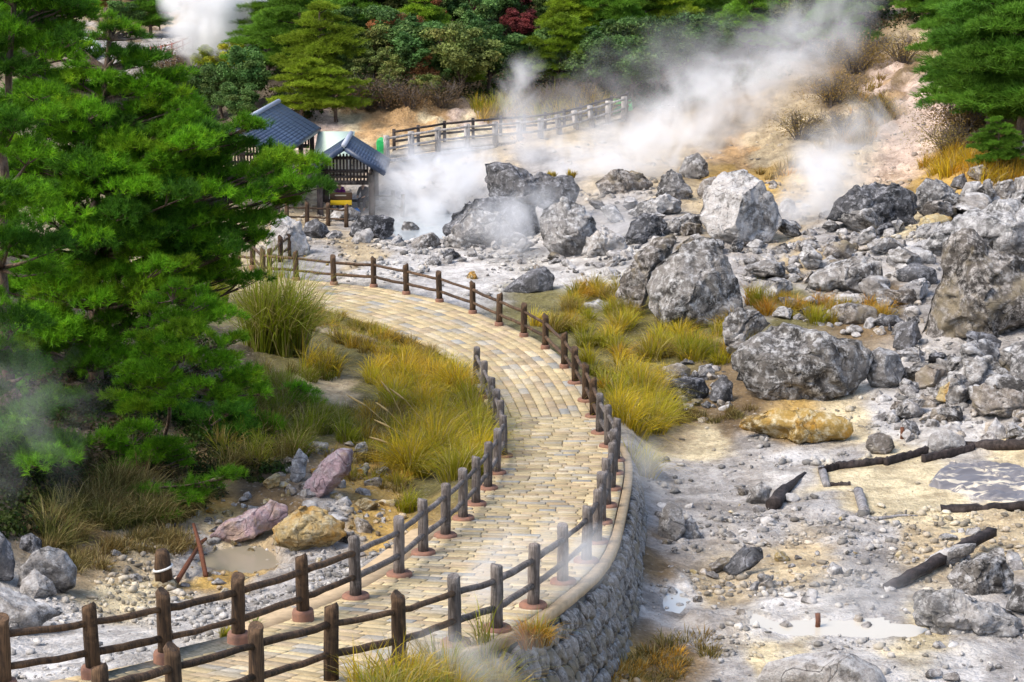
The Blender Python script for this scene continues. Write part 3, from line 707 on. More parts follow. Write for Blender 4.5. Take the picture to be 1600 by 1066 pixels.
H([(1258,455),(1268,430),(1300,412),(1335,398),(1378,402),(1386,440),(1345,460),(1290,462)], M_ROCK, "greenish-grey low boulder with moss behind the orange grass", 21, .8)
H([(1284,398),(1295,380),(1318,374),(1337,382),(1330,402),(1302,410)], M_BROWN, "reddish-brown broken rock above the greenish boulder", 22, .8, 4)
H([(1405,440),(1400,425),(1430,408),(1462,420),(1466,440),(1430,450)], M_DARK, "dark shelf of rock under the white slope by the leaning boulder", 23, .9, 4)
H([(1392,398),(1420,382),(1455,392),(1465,410),(1430,420),(1400,416)], M_PALE, "white striped slab between the mossy boulder and the outcrop", 24, .9, 4)
H([(1290,348),(1302,318),(1325,300),(1352,285),(1400,287),(1428,302),(1436,350),(1395,364),(1330,358)], M_DARK, "large charcoal boulder on the right of the steam vent", 25, .8)
H([(1428,325),(1433,295),(1446,276),(1472,283),(1500,305),(1518,322),(1490,338),(1452,345)], M_ROCK, "grey boulder with a rounded brown face beside the charcoal one", 26, .8)
H([(1436,360),(1438,340),(1465,332),(1490,340),(1470,362),(1448,368)], M_OCHRE, "ochre-tinged pedestal rock under the round-faced boulder", 27, .8, 4)
H([(1510,272),(1516,262),(1535,257),(1552,268),(1556,282),(1530,285)], M_BROWN, "dark-sided rock on the skyline row in front of orange grass", 28, .8, 4)
H([(1484,292),(1490,278),(1505,270),(1512,285),(1505,298)], M_DARK, "small black rock at the start of the skyline row", 29, .8, 4)
H([(1500,305),(1508,285),(1530,282),(1540,298),(1532,312),(1510,314)], M_PALE, "pale split rock below the dark-sided skyline rock", 30, .8, 4)
H([(1550,305),(1560,285),(1580,279),(1590,295),(1580,312),(1558,314)], M_ROCK, "grey skyline rock left of the white one", 31, .8, 4)
H([(1582,305),(1585,280),(1605,272),(1630,285),(1630,312),(1600,315)], M_PALE, "white angular rock at the end of the skyline row", 32, .8, 4)
H([(1583,245),(1588,225),(1605,218),(1625,235),(1625,260),(1596,262)], M_ROCK, "tall grey rock at the frame edge above the orange grass", 33, .8, 4)
H([(783,457),(800,440),(830,420),(852,414),(867,432),(864,455),(825,462)], M_DARK, "sloping dark boulder just beyond the path fence", 34, .8, 4)
H([(416,395),(420,365),(432,340),(448,333),(468,348),(480,370),(485,398),(450,405),(430,402)], M_PALE, "tall white boulder behind the fence corner near the small hut", 35, .8)
H([(544,368),(550,350),(560,338),(590,334),(618,342),(616,366),(596,378),(560,376)], M_DARK, "flat black boulder in front of the small hut", 36, .8, 4)
H([(471,365),(478,348),(492,342),(508,350),(518,366),(500,376),(478,374)], M_DARK, "round slate-blue boulder beside the tall white one", 37, .8, 4)
H([(548,378),(556,362),(578,356),(586,368),(576,382),(555,384)], M_PALE, "white jagged stone leaning on the flat black boulder", 38, .8, 4)
H([(638,385),(655,368),(678,362),(690,376),(680,390),(650,392)], M_ROCK, "low grey rock at the pool outlet", 39, .8, 4)
H([(470,780),(480,750),(505,718),(530,700),(552,702),(550,735),(525,762),(500,785)], M_MAUVE, "mauve and white boulder at the foot of the grassy bank", 40, .9, amt=.045, nf=3)
H([(452,750),(456,720),(468,700),(482,715),(476,745),(462,758)], M_PALE, "narrow white rock standing beside the mauve boulder", 41, .7, 4)
H([(424,852),(430,822),(450,800),(476,787),(505,795),(540,820),(538,842),(510,858),(465,864)], M_OCHRE, "mossy ochre boulder at the end of the muddy pool", 42, .8)
H([(324,838),(350,815),(390,797),(425,784),(450,795),(448,812),(405,838),(360,852)], M_MAUVE, "long pinkish flat rock lying along the muddy pool", 43, .8, amt=.04, nf=3)
H([(26,912),(34,880),(55,860),(78,852),(104,865),(120,892),(116,920),(80,935),(45,932)], M_ROCK, "round grey boulder by the stream beneath the dark pine", 44, .9, amt=.02, nf=3)
H([(-45,905),(-40,850),(0,828),(18,850),(24,885),(16,910)], M_DARK, "dark upright boulder cut by the frame edge beside the stream", 45, .8, 4)
H([(28,860),(34,838),(50,832),(66,845),(64,866),(44,870)], M_DARK, "small blackish rock behind the round stream boulder", 46, .8, 4)
H([(28,930),(35,905),(55,888),(82,910),(88,930),(60,942)], M_PALE, "white crusted stone in front of the round stream boulder", 47, .8, 4)
H([(-60,970),(-40,930),(10,915),(50,935),(95,965),(60,985),(0,990)], M_PALE, "broad white mud mound at the stream edge behind the fence", 48, .9, amt=.03, nf=3)
H([(1478,905),(1496,880),(1535,862),(1566,866),(1584,892),(1582,918),(1545,936),(1498,932)], M_ROCK, "blue-grey boulder propping up the diagonal plank", 49, .8)
H([(1440,885),(1455,868),(1492,850),(1526,844),(1520,860),(1482,886),(1448,894)], M_PALE, "long pale slab lying against the diagonal plank", 50, .7, 4)
H([(1128,892),(1142,872),(1158,856),(1190,853),(1194,870),(1172,890),(1145,902)], M_DARK, "slanted blue-black slab sticking out of the gravel", 51, .7, 4)
H([(1352,700),(1356,682),(1372,675),(1392,680),(1399,698),(1385,713),(1362,711)], M_BROWN, "round speckled stone on the ash flat below the orange crust", 52, .9, 4, nf=3)
H([(1148,672),(1165,650),(1200,640),(1260,636),(1310,642),(1338,662),(1330,686),(1275,694),(1190,684)], M_SULPH, "orange and yellow sulphur crust mound under the split boulder", 53, .8, amt=.04, nf=3)
H([(1034,612),(1044,596),(1072,588),(1098,590),(1110,608),(1102,628),(1062,632)], M_DARK, "dark wedge of rock under the hanging grass", 54, .8, 4)
H([(1108,625),(1112,600),(1130,586),(1146,598),(1145,625),(1125,632)], M_DARK, "dark narrow rock between the wedge and the split boulder", 55, .8, 4)
H([(1088,590),(1092,572),(1110,568),(1118,582),(1110,594)], M_ROCK, "small grey cube-like stone on top of the dark wedge", 56, .8, 4)
H([(1028,592),(1034,574),(1060,566),(1080,576),(1078,594),(1045,598)], M_BROWN, "brown lump of rock nestled under drooping grass", 57, .8, 4)
H([(1028,840),(1030,805),(1045,782),(1066,795),(1072,830),(1055,848)], M_ROCK, "upright grey stone near the wall foot", 58, .8, 4)
H([(1062,845),(1064,818),(1080,805),(1092,825),(1088,846)], M_ROCK, "greenish upright stone leaning beside the wall-foot stone", 59, .8, 4)
H([(1180,1075),(1200,1040),(1260,1022),(1330,1018),(1375,1040),(1390,1075),(1300,1090)], M_PALE, "smooth white domed crust stained yellow at the lower edge", 60, .9, amt=.015, nf=2)
H([(1420,940),(1440,925),(1500,925),(1560,945),(1600,960),(1590,990),(1500,1000),(1430,985)], M_PALE, "lumpy white crust bank below the blue-grey boulder", 61, .8, amt=.06)
H([(1570,955),(1585,915),(1620,905),(1650,930),(1640,970)], M_ROCK, "grey rock cut by the frame edge below the plank", 62, .8, 4)
H([(1165,790),(1170,765),(1190,752),(1206,762),(1200,788)], M_ROCK, "grey stone beside the charred driftwood", 63, .8, 4)
H([(1462,622),(1464,600),(1500,560),(1545,555),(1590,585),(1600,620),(1540,630),(1490,628)], M_PALE, "cracked pale outcrop below the massive leaning boulder", 64, .8, amt=.05)
H([(1576,602),(1580,560),(1610,545),(1650,560),(1650,610),(1600,615)], M_ROCK, "grey boulder at the frame edge below the overhang", 65, .8, 4)
H([(1462,628),(1466,608),(1488,594),(1512,602),(1514,622),(1490,634)], M_OCHRE, "yellow-ochre stone in the middle of the rubble slope", 66, .9, 4)
H([(1515,640),(1518,605),(1550,600),(1600,612),(1620,635),(1580,655),(1535,656)], M_BROWN, "conglomerate brown boulder low on the rubble slope", 67, .8, amt=.05)
H([(1448,660),(1456,640),(1480,630),(1488,642),(1474,660)], M_BROWN, "tilted brown stone below the yellow-ochre one", 68, .8, 4)
H([(1538,690),(1545,668),(1555,652),(1570,668),(1575,690)], M_PALE, "white spike-shaped stone above the timber-edged bed", 69, .8, 4)
H([(1448,700),(1455,678),(1480,672),(1505,680),(1512,700),(1470,712)], M_PALE, "white crumbling lump beside the timber edging", 70, .8, 4)
H([(1296,500),(1300,480),(1330,472),(1370,480),(1372,505),(1330,512)], M_BROWN, "dark cracked rock shelf behind the split boulder", 71, .8, 4)
H([(1395,545),(1400,510),(1430,496),(1440,525),(1425,550)], M_DARK, "black wedge-shaped rock squeezed beneath the leaning boulder", 72, .8, 4)
H([(1296,472),(1310,460),(1340,458),(1352,470),(1330,480)], M_PALE, "pale flat rock on the orange grass terrace", 73, .8, 4)
H([(1385,470),(1395,455),(1425,450),(1440,468),(1420,482)], M_BROWN, "tan ledge beside the upper edge of the leaning boulder", 74, .8, 4)
H([(902,486),(910,474),(935,468),(958,474),(955,488),(925,492)], M_PALE, "pale flat stone lying in the yellow grass by the path", 75, .8, 4)
H([(1060,270),(1070,245),(1090,238),(1106,255),(1108,275),(1080,285)], M_ROCK, "faint grey boulder dissolving in the steam", 76, .8, 4)

# small named rows and scattered stones share eight shapes
SHAPES = []
for k in range(8):
    rs = np.random.RandomState(100 + k); v, f = ico(4); v = facet(v, rs, 13, .36, .66); v = v * rs.uniform(.75, 1.25, 3); v = rough(v, f, .028, 50 + k, cells=6)
    o = np_mesh("stone", v * .5, f, None, smooth_=True); SHAPES.append(o.data); bpy.data.objects.remove(o)
def stone(p, size, mat, label, group, rs, flatz=.75, name="stone", sink=.28):
    o = bpy.data.objects.new(name, SHAPES[rs.randint(8)]); link(o)
    if not o.data.materials: o.data.materials.append(M_ROCK)
    o.material_slots[0].link = 'OBJECT'; o.material_slots[0].material = mat
    o.location = (p[0], p[1], p[2] + size * flatz * (.5 - sink)); o.rotation_euler = (rs.uniform(-.4, .4), rs.uniform(-.4, .4), rs.uniform(0, 6.28))
    o.scale = (size * rs.uniform(.85, 1.3), size * rs.uniform(.8, 1.15), size * flatz * rs.uniform(.8, 1.15))
    return tag(o, label, "stone", group)
rs = np.random.RandomState(77)
for x, y, w in [(655,380,30),(676,383,30),(700,386,26),(738,378,26),(757,374,22),(775,378,20),(750,390,24),(772,390,28),(790,386,30),(808,382,24),(735,402,24),(752,406,20),(770,403,18),(700,412,34),(722,410,20),(680,415,26),(668,425,18),(712,402,16)]:
    p = G(x, y); stone(p, w / px_m(p), M_PALE if rs.rand() < .35 else M_ROCK, "fist-shaped stone of the low row edging the steaming pool", "stones edging the pool", rs)
p = G(815, 378); stone(p, 48 / px_m(p), M_PALE, "flat white slab topping the low row of pool stones", None, rs, .4)
p = G(703, 405); stone(p, 40 / px_m(p), M_DARK, "dark angular block at the near end of the pool stones", None, rs, .8)
def scatter(n, poly, smin, smax, mats, label, group, seed, pw=2.2):
    rs = np.random.RandomState(seed); poly = np.array(poly, float); lo, hi = poly.min(0), poly.max(0); k = 0; tries = 0
    while k < n and tries < n * 60:
        tries += 1; q = lo + rs.rand(2) * (hi - lo); c = False
        for a, b in zip(poly, np.roll(poly, -1, 0)):
            if (a[1] > q[1]) != (b[1] > q[1]) and q[0] < (b[0] - a[0]) * (q[1] - a[1]) / (b[1] - a[1]) + a[0]: c = not c
        if not c: continue
        p = G(*q); s = smin + (smax - smin) * rs.rand() ** pw
        stone(p, s, mats[rs.randint(len(mats))], label, group, rs); k += 1
scatter(26, [(1030,760),(1180,770),(1260,770),(1380,830),(1500,830),(1590,820),(1590,880),(1420,900),(1200,980),(1050,960),(1010,880)], .14, .62, [M_PALE, M_ROCK, M_PALE, M_BROWN], "loose stone strewn over the gravelly ash flat below the wall", "stones strewn on the ash flat", 1)
scatter(30, [(1380,600),(1460,560),(1590,560),(1590,690),(1430,690),(1330,640)], .2, .75, [M_PALE, M_ROCK, M_BROWN], "broken stone in the rubble slope under the leaning boulder", "stones of the rubble slope", 2)
scatter(34, [(1170,385),(1290,360),(1420,370),(1440,400),(1260,440),(1160,440)], .2, .8, [M_PALE, M_ROCK, M_PALE, M_BROWN], "rubble stone between the domed boulder and the mossy boulder", "stones behind the orange grass", 3)
scatter(26, [(1210,490),(1290,470),(1440,480),(1430,540),(1370,530),(1290,510)], .2, .7, [M_ROCK, M_BROWN, M_DARK], "dark stone packed on the terrace behind the split boulder", "stones on the terrace", 4)
scatter(34, [(120,870),(320,830),(420,850),(560,860),(600,900),(430,930),(200,950)], .1, .42, [M_PALE, M_OCHRE, M_ROCK, M_OCHRE], "yellowish stone in the shallow stream bed", "stones in the stream bed", 5)
scatter(16, [(260,830),(330,780),(420,770),(560,700),(600,800),(540,840),(440,790)], .2, .5, [M_OCHRE, M_BROWN, M_SULPH], "ochre stone on the bank around the pink flat rock", "stones on the ochre bank", 6)
scatter(22, [(960,390),(1080,340),(1100,390),(980,450),(880,430)], .2, .7, [M_ROCK, M_PALE, M_DARK], "grey stone on the pale slope before the domed boulder", "stones on the pale slope", 7)
scatter(20, [(1000,540),(1120,560),(1110,640),(1040,640)], .2, .55, [M_DARK, M_BROWN], "shadowy stone under the grass beside the dark wedge", "stones under the grass bank", 8)
scatter(18, [(520,375),(640,385),(760,440),(720,450),(560,425),(430,410)], .12, .5, [M_PALE, M_BROWN, M_SULPH], "small stone on the white flat beyond the path fence", "stones on the white flat", 9)
scatter(14, [(1470,300),(1600,290),(1600,320),(1480,340)], .3, .8, [M_ROCK, M_BROWN, M_PALE], "block lying below the skyline row of rocks", "blocks below the skyline rocks", 10)

BIG = []
for k in range(6):
    rs = np.random.RandomState(700 + k); v, f = ico(5); v = facet(v, rs, 13, .34, .62); v = v * rs.uniform(.8, 1.25, 3); v = rough(v, f, .026, 80 + k, cells=14)
    o = np_mesh("boulder", v * .5, f, None, smooth_=True); o.data.materials.append(M_ROCK); BIG.append(o.data); bpy.data.objects.remove(o)
def boulders(lst, label, group, seed):
    rs = np.random.RandomState(seed)
    for x, y, w, mt in lst:
        p = G(x, y); sz = w / px_m(p); o = bpy.data.objects.new("boulder", BIG[rs.randint(6)]); link(o); o.material_slots[0].link = 'OBJECT'; o.material_slots[0].material = mt
        o.location = p + [0, sz * .3, sz * .18]; o.rotation_euler = (rs.uniform(-.4, .4), rs.uniform(-.4, .4), rs.uniform(0, 6.28)); o.scale = (sz * rs.uniform(.95, 1.15), sz, sz * rs.uniform(.6, .85)); tag(o, label, "rock", group)
boulders([(1240,375,56,M_ROCK),(1185,392,44,M_PALE),(1225,400,40,M_BROWN),(1262,395,46,M_ROCK),(1205,425,52,M_PALE),(1240,432,40,M_ROCK),(1355,385,60,M_PALE),(1320,425,46,M_BROWN),(1400,366,50,M_ROCK),(1240,360,40,M_PALE),(1180,420,40,M_ROCK)], "rough boulder in the rubble field between the domed and the mossy boulders", "boulders of the rubble field", 1)
boulders([(1410,480,60,M_BROWN),(1420,440,52,M_ROCK),(1440,398,52,M_PALE),(1240,485,50,M_BROWN),(1345,505,60,M_ROCK),(1395,515,56,M_DARK),(1425,570,66,M_ROCK),(1385,490,44,M_ROCK),(1225,500,44,M_PALE)], "craggy boulder jammed between the split boulder and the leaning boulder", "boulders jammed on the terrace", 2)
boulders([(1445,600,70,M_ROCK),(1500,590,80,M_ROCK),(1560,590,80,M_BROWN),(1600,640,80,M_ROCK),(1440,635,44,M_PALE),(1535,640,60,M_PALE),(1590,690,60,M_PALE),(1495,660,52,M_ROCK),(1420,690,40,M_PALE),(1470,575,56,M_DARK)], "jagged boulder piled below the massive leaning boulder", "boulders piled below the leaning boulder", 3)
boulders([(1480,318,56,M_BROWN),(1545,318,60,M_ROCK),(1600,325,60,M_PALE),(1450,372,50,M_ROCK),(1385,372,54,M_DARK),(1300,365,50,M_ROCK)], "weathered boulder below the skyline rocks near the charcoal boulder", "boulders below the skyline rocks", 4)
boulders([(960,420,48,M_ROCK),(985,330,50,M_PALE),(1000,385,44,M_DARK),(1020,350,46,M_PALE),(960,350,50,M_ROCK),(1080,395,50,M_BROWN),(1150,398,40,M_ROCK),(935,330,46,M_BROWN)], "ash-dusted boulder on the slope between the pool and the domed boulder", "boulders between pool and domed boulder", 5)
boulders([(640,365,40,M_ROCK),(690,340,44,M_DARK),(620,385,34,M_PALE),(520,375,34,M_ROCK),(820,395,50,M_ROCK),(865,410,36,M_BROWN)], "wet grey boulder along the near rim of the hot pool", "boulders along the hot pool rim", 6)
boulders([(560,720,46,M_ROCK),(585,765,40,M_BROWN),(420,770,50,M_OCHRE),(540,850,44,M_ROCK),(300,800,44,M_OCHRE),(570,800,46,M_OCHRE),(450,730,36,M_BROWN),(600,745,36,M_ROCK)], "stained boulder on the bank between the mauve rocks and the grass mound", "boulders on the stained bank", 7)

boulders([(1215,470,80,M_ROCK),(1190,440,76,M_ROCK),(1300,450,84,M_ROCK),(1375,470,96,M_ROCK),(1440,470,80,M_ROCK),(1270,425,70,M_PALE),(1340,365,90,M_ROCK),(1415,425,92,M_ROCK),(1390,398,70,M_ROCK)], "big slab-sided grey boulder packed in the bank between the pointed and the leaning boulders", "slab-sided boulders of the bank", 8)
boulders([(1545,600,120,M_ROCK),(1460,610,90,M_BROWN),(1500,640,84,M_ROCK),(1580,650,100,M_ROCK),(1420,655,70,M_ROCK),(1620,600,110,M_ROCK),(1540,570,90,M_DARK)], "big fractured grey boulder stacked on the slope at the frame edge", "stacked boulders of the slope", 9)
boulders([(1530,345,110,M_ROCK),(1480,350,80,M_BROWN),(1590,350,100,M_ROCK),(1225,345,60,M_ROCK),(1120,400,60,M_ROCK)], "broad weathered boulder high on the bank below the scree", "boulders high on the bank", 10)

# rubble that nobody could count: one mesh
def rubble():
    rs = np.random.RandomState(9); n = 80000; VAR = []
    for q in range(10):
        v_, f0 = ico(1); v_ = facet(v_ + 0, rs, 7, .35, .75) * rs.uniform(.7, 1.35, 3); VAR.append(v_)
    VAR = np.array(VAR); v0 = VAR[0]
    U = rs.uniform(-900, 900, n * 2); V = rs.uniform(1000 * math.log(22), 1000 * math.log(100), n * 2)
    y = np.exp(V / 1000); x = U / F * y
    a = np.clip(((U - GU[0]) / 4.5).astype(int), 0, nu - 1); b = np.clip(((V - GV[0]) / 4.5).astype(int), 0, nv - 1); idx = b * nu + a
    c = GC[idx]; lum = c.mean(1)
    pr = smooth(.22, .4, lum) * np.where((po_[idx] < 90) & (over[idx] < .6), 0, 1) * (.05 + smooth(-.1, .6, fbm(P3[idx] * .55, 4, 61)))
    gx_, gy_ = GPX[idx], GPY[idx]; pan = (gx_ > 1300) & (gy_ > 722) & (gy_ < 803) | (gx_ > 1180) & (gx_ < 1470) & (abs(gy_ - 981) < 13); pr = np.where(pan, .02, pr)
    ok = np.where(rs.rand(n * 2) < pr)[0][:n]; x, y, c, idx = x[ok], y[ok], c[ok], idx[ok]; m = len(ok)
    s = (.012 + .14 * rs.rand(m) ** 8) * np.clip(y / 45, .7, 1.35)
    z = GZD.ravel()[idx] if GZD.ndim > 1 else GZD[idx]
    V = np.empty((m, len(v0), 3)); tone = rs.uniform(.35, 1.25, m)
    sc = rs.uniform(.7, 1.3, (m, 1, 3)); ang = rs.uniform(0, 6.28, m); ca, sa = np.cos(ang)[:, None], np.sin(ang)[:, None]
    w = VAR[rs.randint(10, size=m)] * sc * (1 + .2 * (rs.rand(m, len(v0), 1) - .5)) * s[:, None, None]
    V[:, :, 0] = w[:, :, 0] * ca - w[:, :, 1] * sa + x[:, None]; V[:, :, 1] = w[:, :, 0] * sa + w[:, :, 1] * ca + y[:, None]; V[:, :, 2] = w[:, :, 2] * .7 + (z + s * .25)[:, None]
    Fc = (f0[None] + (np.arange(m) * len(v0))[:, None, None]).reshape(-1, 3)
    g = rs.rand(m)[:, None] * np.array([[.5, .48, .46]]) + (1 - rs.rand(m)[:, None]) * 0
    col = np.repeat(np.clip(.55 * c * tone[:, None] + .45 * (np.array([.5, .49, .47]) * tone[:, None]), .03, .8), len(v0), 0)
    o = np_mesh("rubble", V.reshape(-1, 3), Fc, M_RUBBLE, col=col); tag(o, "loose pale rubble and gravel covering the ash flats and stream bed", "rubble", kind="stuff")
M_RUBBLE = mat_vcol("rubble_stone", .92, .4, .01, 20.0, .55)
rubble()
def block_rubble(polys, seed):
    rs = np.random.RandomState(seed); VAR = []
    for q in range(12):
        v_, f0 = ico(3); v_ = facet(v_, rs, 11, .40, .75) * rs.uniform(.7, 1.35, 3); VAR.append(rough(v_, f0, .05, 300 + q, cells=6))
    V, C, m = [], [], 0
    for poly, cnt, smin, smax, tint in polys:
        poly = np.array(poly, float); lo, hi = poly.min(0), poly.max(0); k = 0
        while k < cnt:
            q = lo + rs.rand(2) * (hi - lo); c = False
            for a, b in zip(poly, np.roll(poly, -1, 0)):
                if (a[1] > q[1]) != (b[1] > q[1]) and q[0] < (b[0] - a[0]) * (q[1] - a[1]) / (b[1] - a[1]) + a[0]: c = not c
            if not c: continue
            g = G(*q); s = .5 * (smin + (smax - smin) * rs.rand() ** 2.6); a = rs.rand() * 6.28; w = VAR[rs.randint(12)] * s * [1, 1, .75]
            V.append(np.stack([w[:, 0] * math.cos(a) - w[:, 1] * math.sin(a), w[:, 0] * math.sin(a) + w[:, 1] * math.cos(a), w[:, 2]], 1) + g + [0, 0, s * .2]); t = np.array(tint[rs.randint(len(tint))]) * rs.uniform(.75, 1.2); C.append(np.tile(t, (len(w), 1))); k += 1; m += 1
    nv_ = len(VAR[0]); Fc = (f0[None] + (np.arange(m) * nv_)[:, None, None]).reshape(-1, 3)
    o = np_mesh("block_rubble", np.concatenate(V), Fc, M_BLOCK, col=np.concatenate(C), smooth_=True); tag(o, "tumbled angular blocks heaped between the large boulders", "rubble", kind="stuff")
def mat_block():
    k = NT("block_stone"); c = k.coord("Object"); vc = k.n("Vertex" + "Color"); vc.layer_name = "Col"; b = vc.outputs[0]
    n1 = k.noise(c, 2.2, 8, .7); n2 = k.noise(c, 8.0, 8, .72)
    a = k.mix(k.ramp(n1, [(.40, 1.0), (.55, 0.0)]), b, k.mix(1.0, b, (.30, .29, .28), 'MULTIPLY')); a = k.mix(k.math('MULTIPLY', k.ramp(n2, [(.5, 0.0), (.62, 1.0)]), .6), a, (.60, .59, .58))
    return k.done(a, .9, k.bump(n2, 1.0, .05))
M_BLOCK = mat_block()
_t1 = [(.42,.40,.38),(.30,.28,.265),(.52,.50,.48),(.36,.31,.25),(.22,.21,.205)]; _t2 = _t1 + [(.44,.34,.16),(.50,.42,.26)]
block_rubble([([(1380,610),(1440,560),(1600,540),(1640,690),(1440,690),(1330,640)], 170, .12, .8, _t1), ([(1170,385),(1290,350),(1440,360),(1450,440),(1260,450),(1160,440)], 170, .12, .8, _t1), ([(1200,490),(1290,465),(1440,470),(1440,545),(1370,535),(1290,512)], 120, .15, .8, _t1),
  ([(960,400),(1090,330),(1100,395),(1000,440),(900,430)], 80, .12, .7, _t1), ([(1430,300),(1600,280),(1640,340),(1450,350)], 80, .15, .8, _t1), ([(1010,590),(1130,570),(1140,640),(1030,645)], 70, .12, .5, _t1), ([(1020,760),(1260,770),(1400,830),(1600,830),(1600,900),(1400,910),(1180,960),(1040,930)], 110, .08, .5, _t1 + _t2),
  ([(120,870),(320,830),(560,860),(610,880),(430,940),(200,960)], 150, .06, .32, _t2), ([(440,700),(560,690),(620,780),(600,840),(440,790)], 90, .1, .6, _t2), ([(250,800),(420,760),(460,790),(330,850),(130,880)], 110, .06, .3, _t2), ([(640,375),(960,380),(940,430),(800,430),(640,420)], 80, .12, .5, _t1),
  ([(1180,910),(1600,920),(1600,1066),(1100,1066)], 70, .06, .35, _t1), ([(1000,300),(1290,270),(1290,345),(1220,340),(1100,330)], 70, .12, .6, _t1)], 13)

# ------------------------------------------------------------------ retaining wall
def wall():
    i0 = np.argmin(np.abs(CL[:, 2] - .25) + (CL[:, 1] > 60) * 9); i1 = np.argmin(np.abs(CL[:, 2] + 3.45) + (CL[:, 1] > 62) * 9)
    s0, s1 = CS[i0], CS[i1]
    root = empty("retaining_wall", cpt(np.array([s0]), fWR(np.array([s0])))[0], "dry-laid grey stone retaining wall curving along the path with a sandy coping", "wall")
    o3 = np.array(root.location)
    n = 160; s = np.linspace(s0, s1, n)
    top = cpt(s, fWR(s) + .02, .03); out = cpt(s, fWR(s) + .20, .03)
    V = np.concatenate([top, out, out - [0, 0, .16], top - [0, 0, .16]]) - o3
    V[:, 2] += fbm(V * 3, 3, 3) * .01
    i = np.arange(n - 1); q = [np.stack([i + k * n, i + 1 + k * n, i + 1 + ((k + 1) % 4) * n, i + ((k + 1) % 4) * n], 1) for k in range(4)] + [np.array([[0, n, 2 * n, 3 * n], [n - 1, 4 * n - 1, 3 * n - 1, 2 * n - 1]])]
    np_mesh("coping", V, np.concatenate(q), M_KERB, root)
    depth = 2.6; bat = .30                       # batter per metre
    def face(s_, t, dz=0): return cpt(s_, fWR(s_) + .18 + t * bat + dz) - np.stack([np.zeros_like(t), np.zeros_like(t), t], 1)
    rows = 5; T = np.linspace(.1, depth, rows)
    g = np.concatenate([face(s, np.full(n, t), -.05) for t in T]); qq = np.concatenate([np.stack([i + r * n, i + 1 + r * n, i + 1 + (r + 1) * n, i + (r + 1) * n], 1) for r in range(rows - 1)])
    b = [np.column_stack([top[:, :2], top[:, 2] - depth])]
    g = np.concatenate([g, b[0]]); qq = np.concatenate([qq, np.stack([i + (rows - 1) * n, i + 1 + (rows - 1) * n, i + 1 + rows * n, i + rows * n], 1), np.array([[0, n, 2 * n, 3 * n], [n - 1, 2 * n - 1, 3 * n - 1, 4 * n - 1], [0, 3 * n, 4 * n, 5 * n], [n - 1, 4 * n - 1, 5 * n - 1, 5 * n - 1 - 0]][:3])])
    np_mesh("backing", g - o3, qq, mat_simple("wall_mortar", (.10, .095, .085), .95), root)
    rs = np.random.RandomState(5); v0, f0 = ico(3); VV, FF, k = [], [], 0
    t = .2
    while t < depth - .05:
        hgt = rs.uniform(.27, .36); sc = s0 + rs.rand() * .2
        while sc < s1:
            ln = rs.uniform(.26, .5); jt = rs.uniform(-.05, .05)
            v = facet(v0.copy(), rs, 6, .6, .9); v = v + vnormals(v, f0) * (fbm(v * 2 + rs.rand() * 90, 3, 3) * .08)[:, None]
            a = rs.uniform(-.5, .5); v = np.stack([v[:, 0] * math.cos(a) - v[:, 2] * math.sin(a), v[:, 1], v[:, 0] * math.sin(a) + v[:, 2] * math.cos(a)], 1)
            ss = sc + ln / 2 + v[:, 0] * ln * .56; tt = t + jt + hgt / 2 - v[:, 2] * hgt * .62
            pz_ = face(ss, tt, v[:, 1] * .12 - .01)
            VV.append(pz_); FF.append(f0 + k); k += len(v0); sc += ln
        t += hgt * .92
    np_mesh("stone_face", np.concatenate(VV) - o3, np.concatenate(FF), M_WALLST, root, smooth_=True)
wall()
#PART3

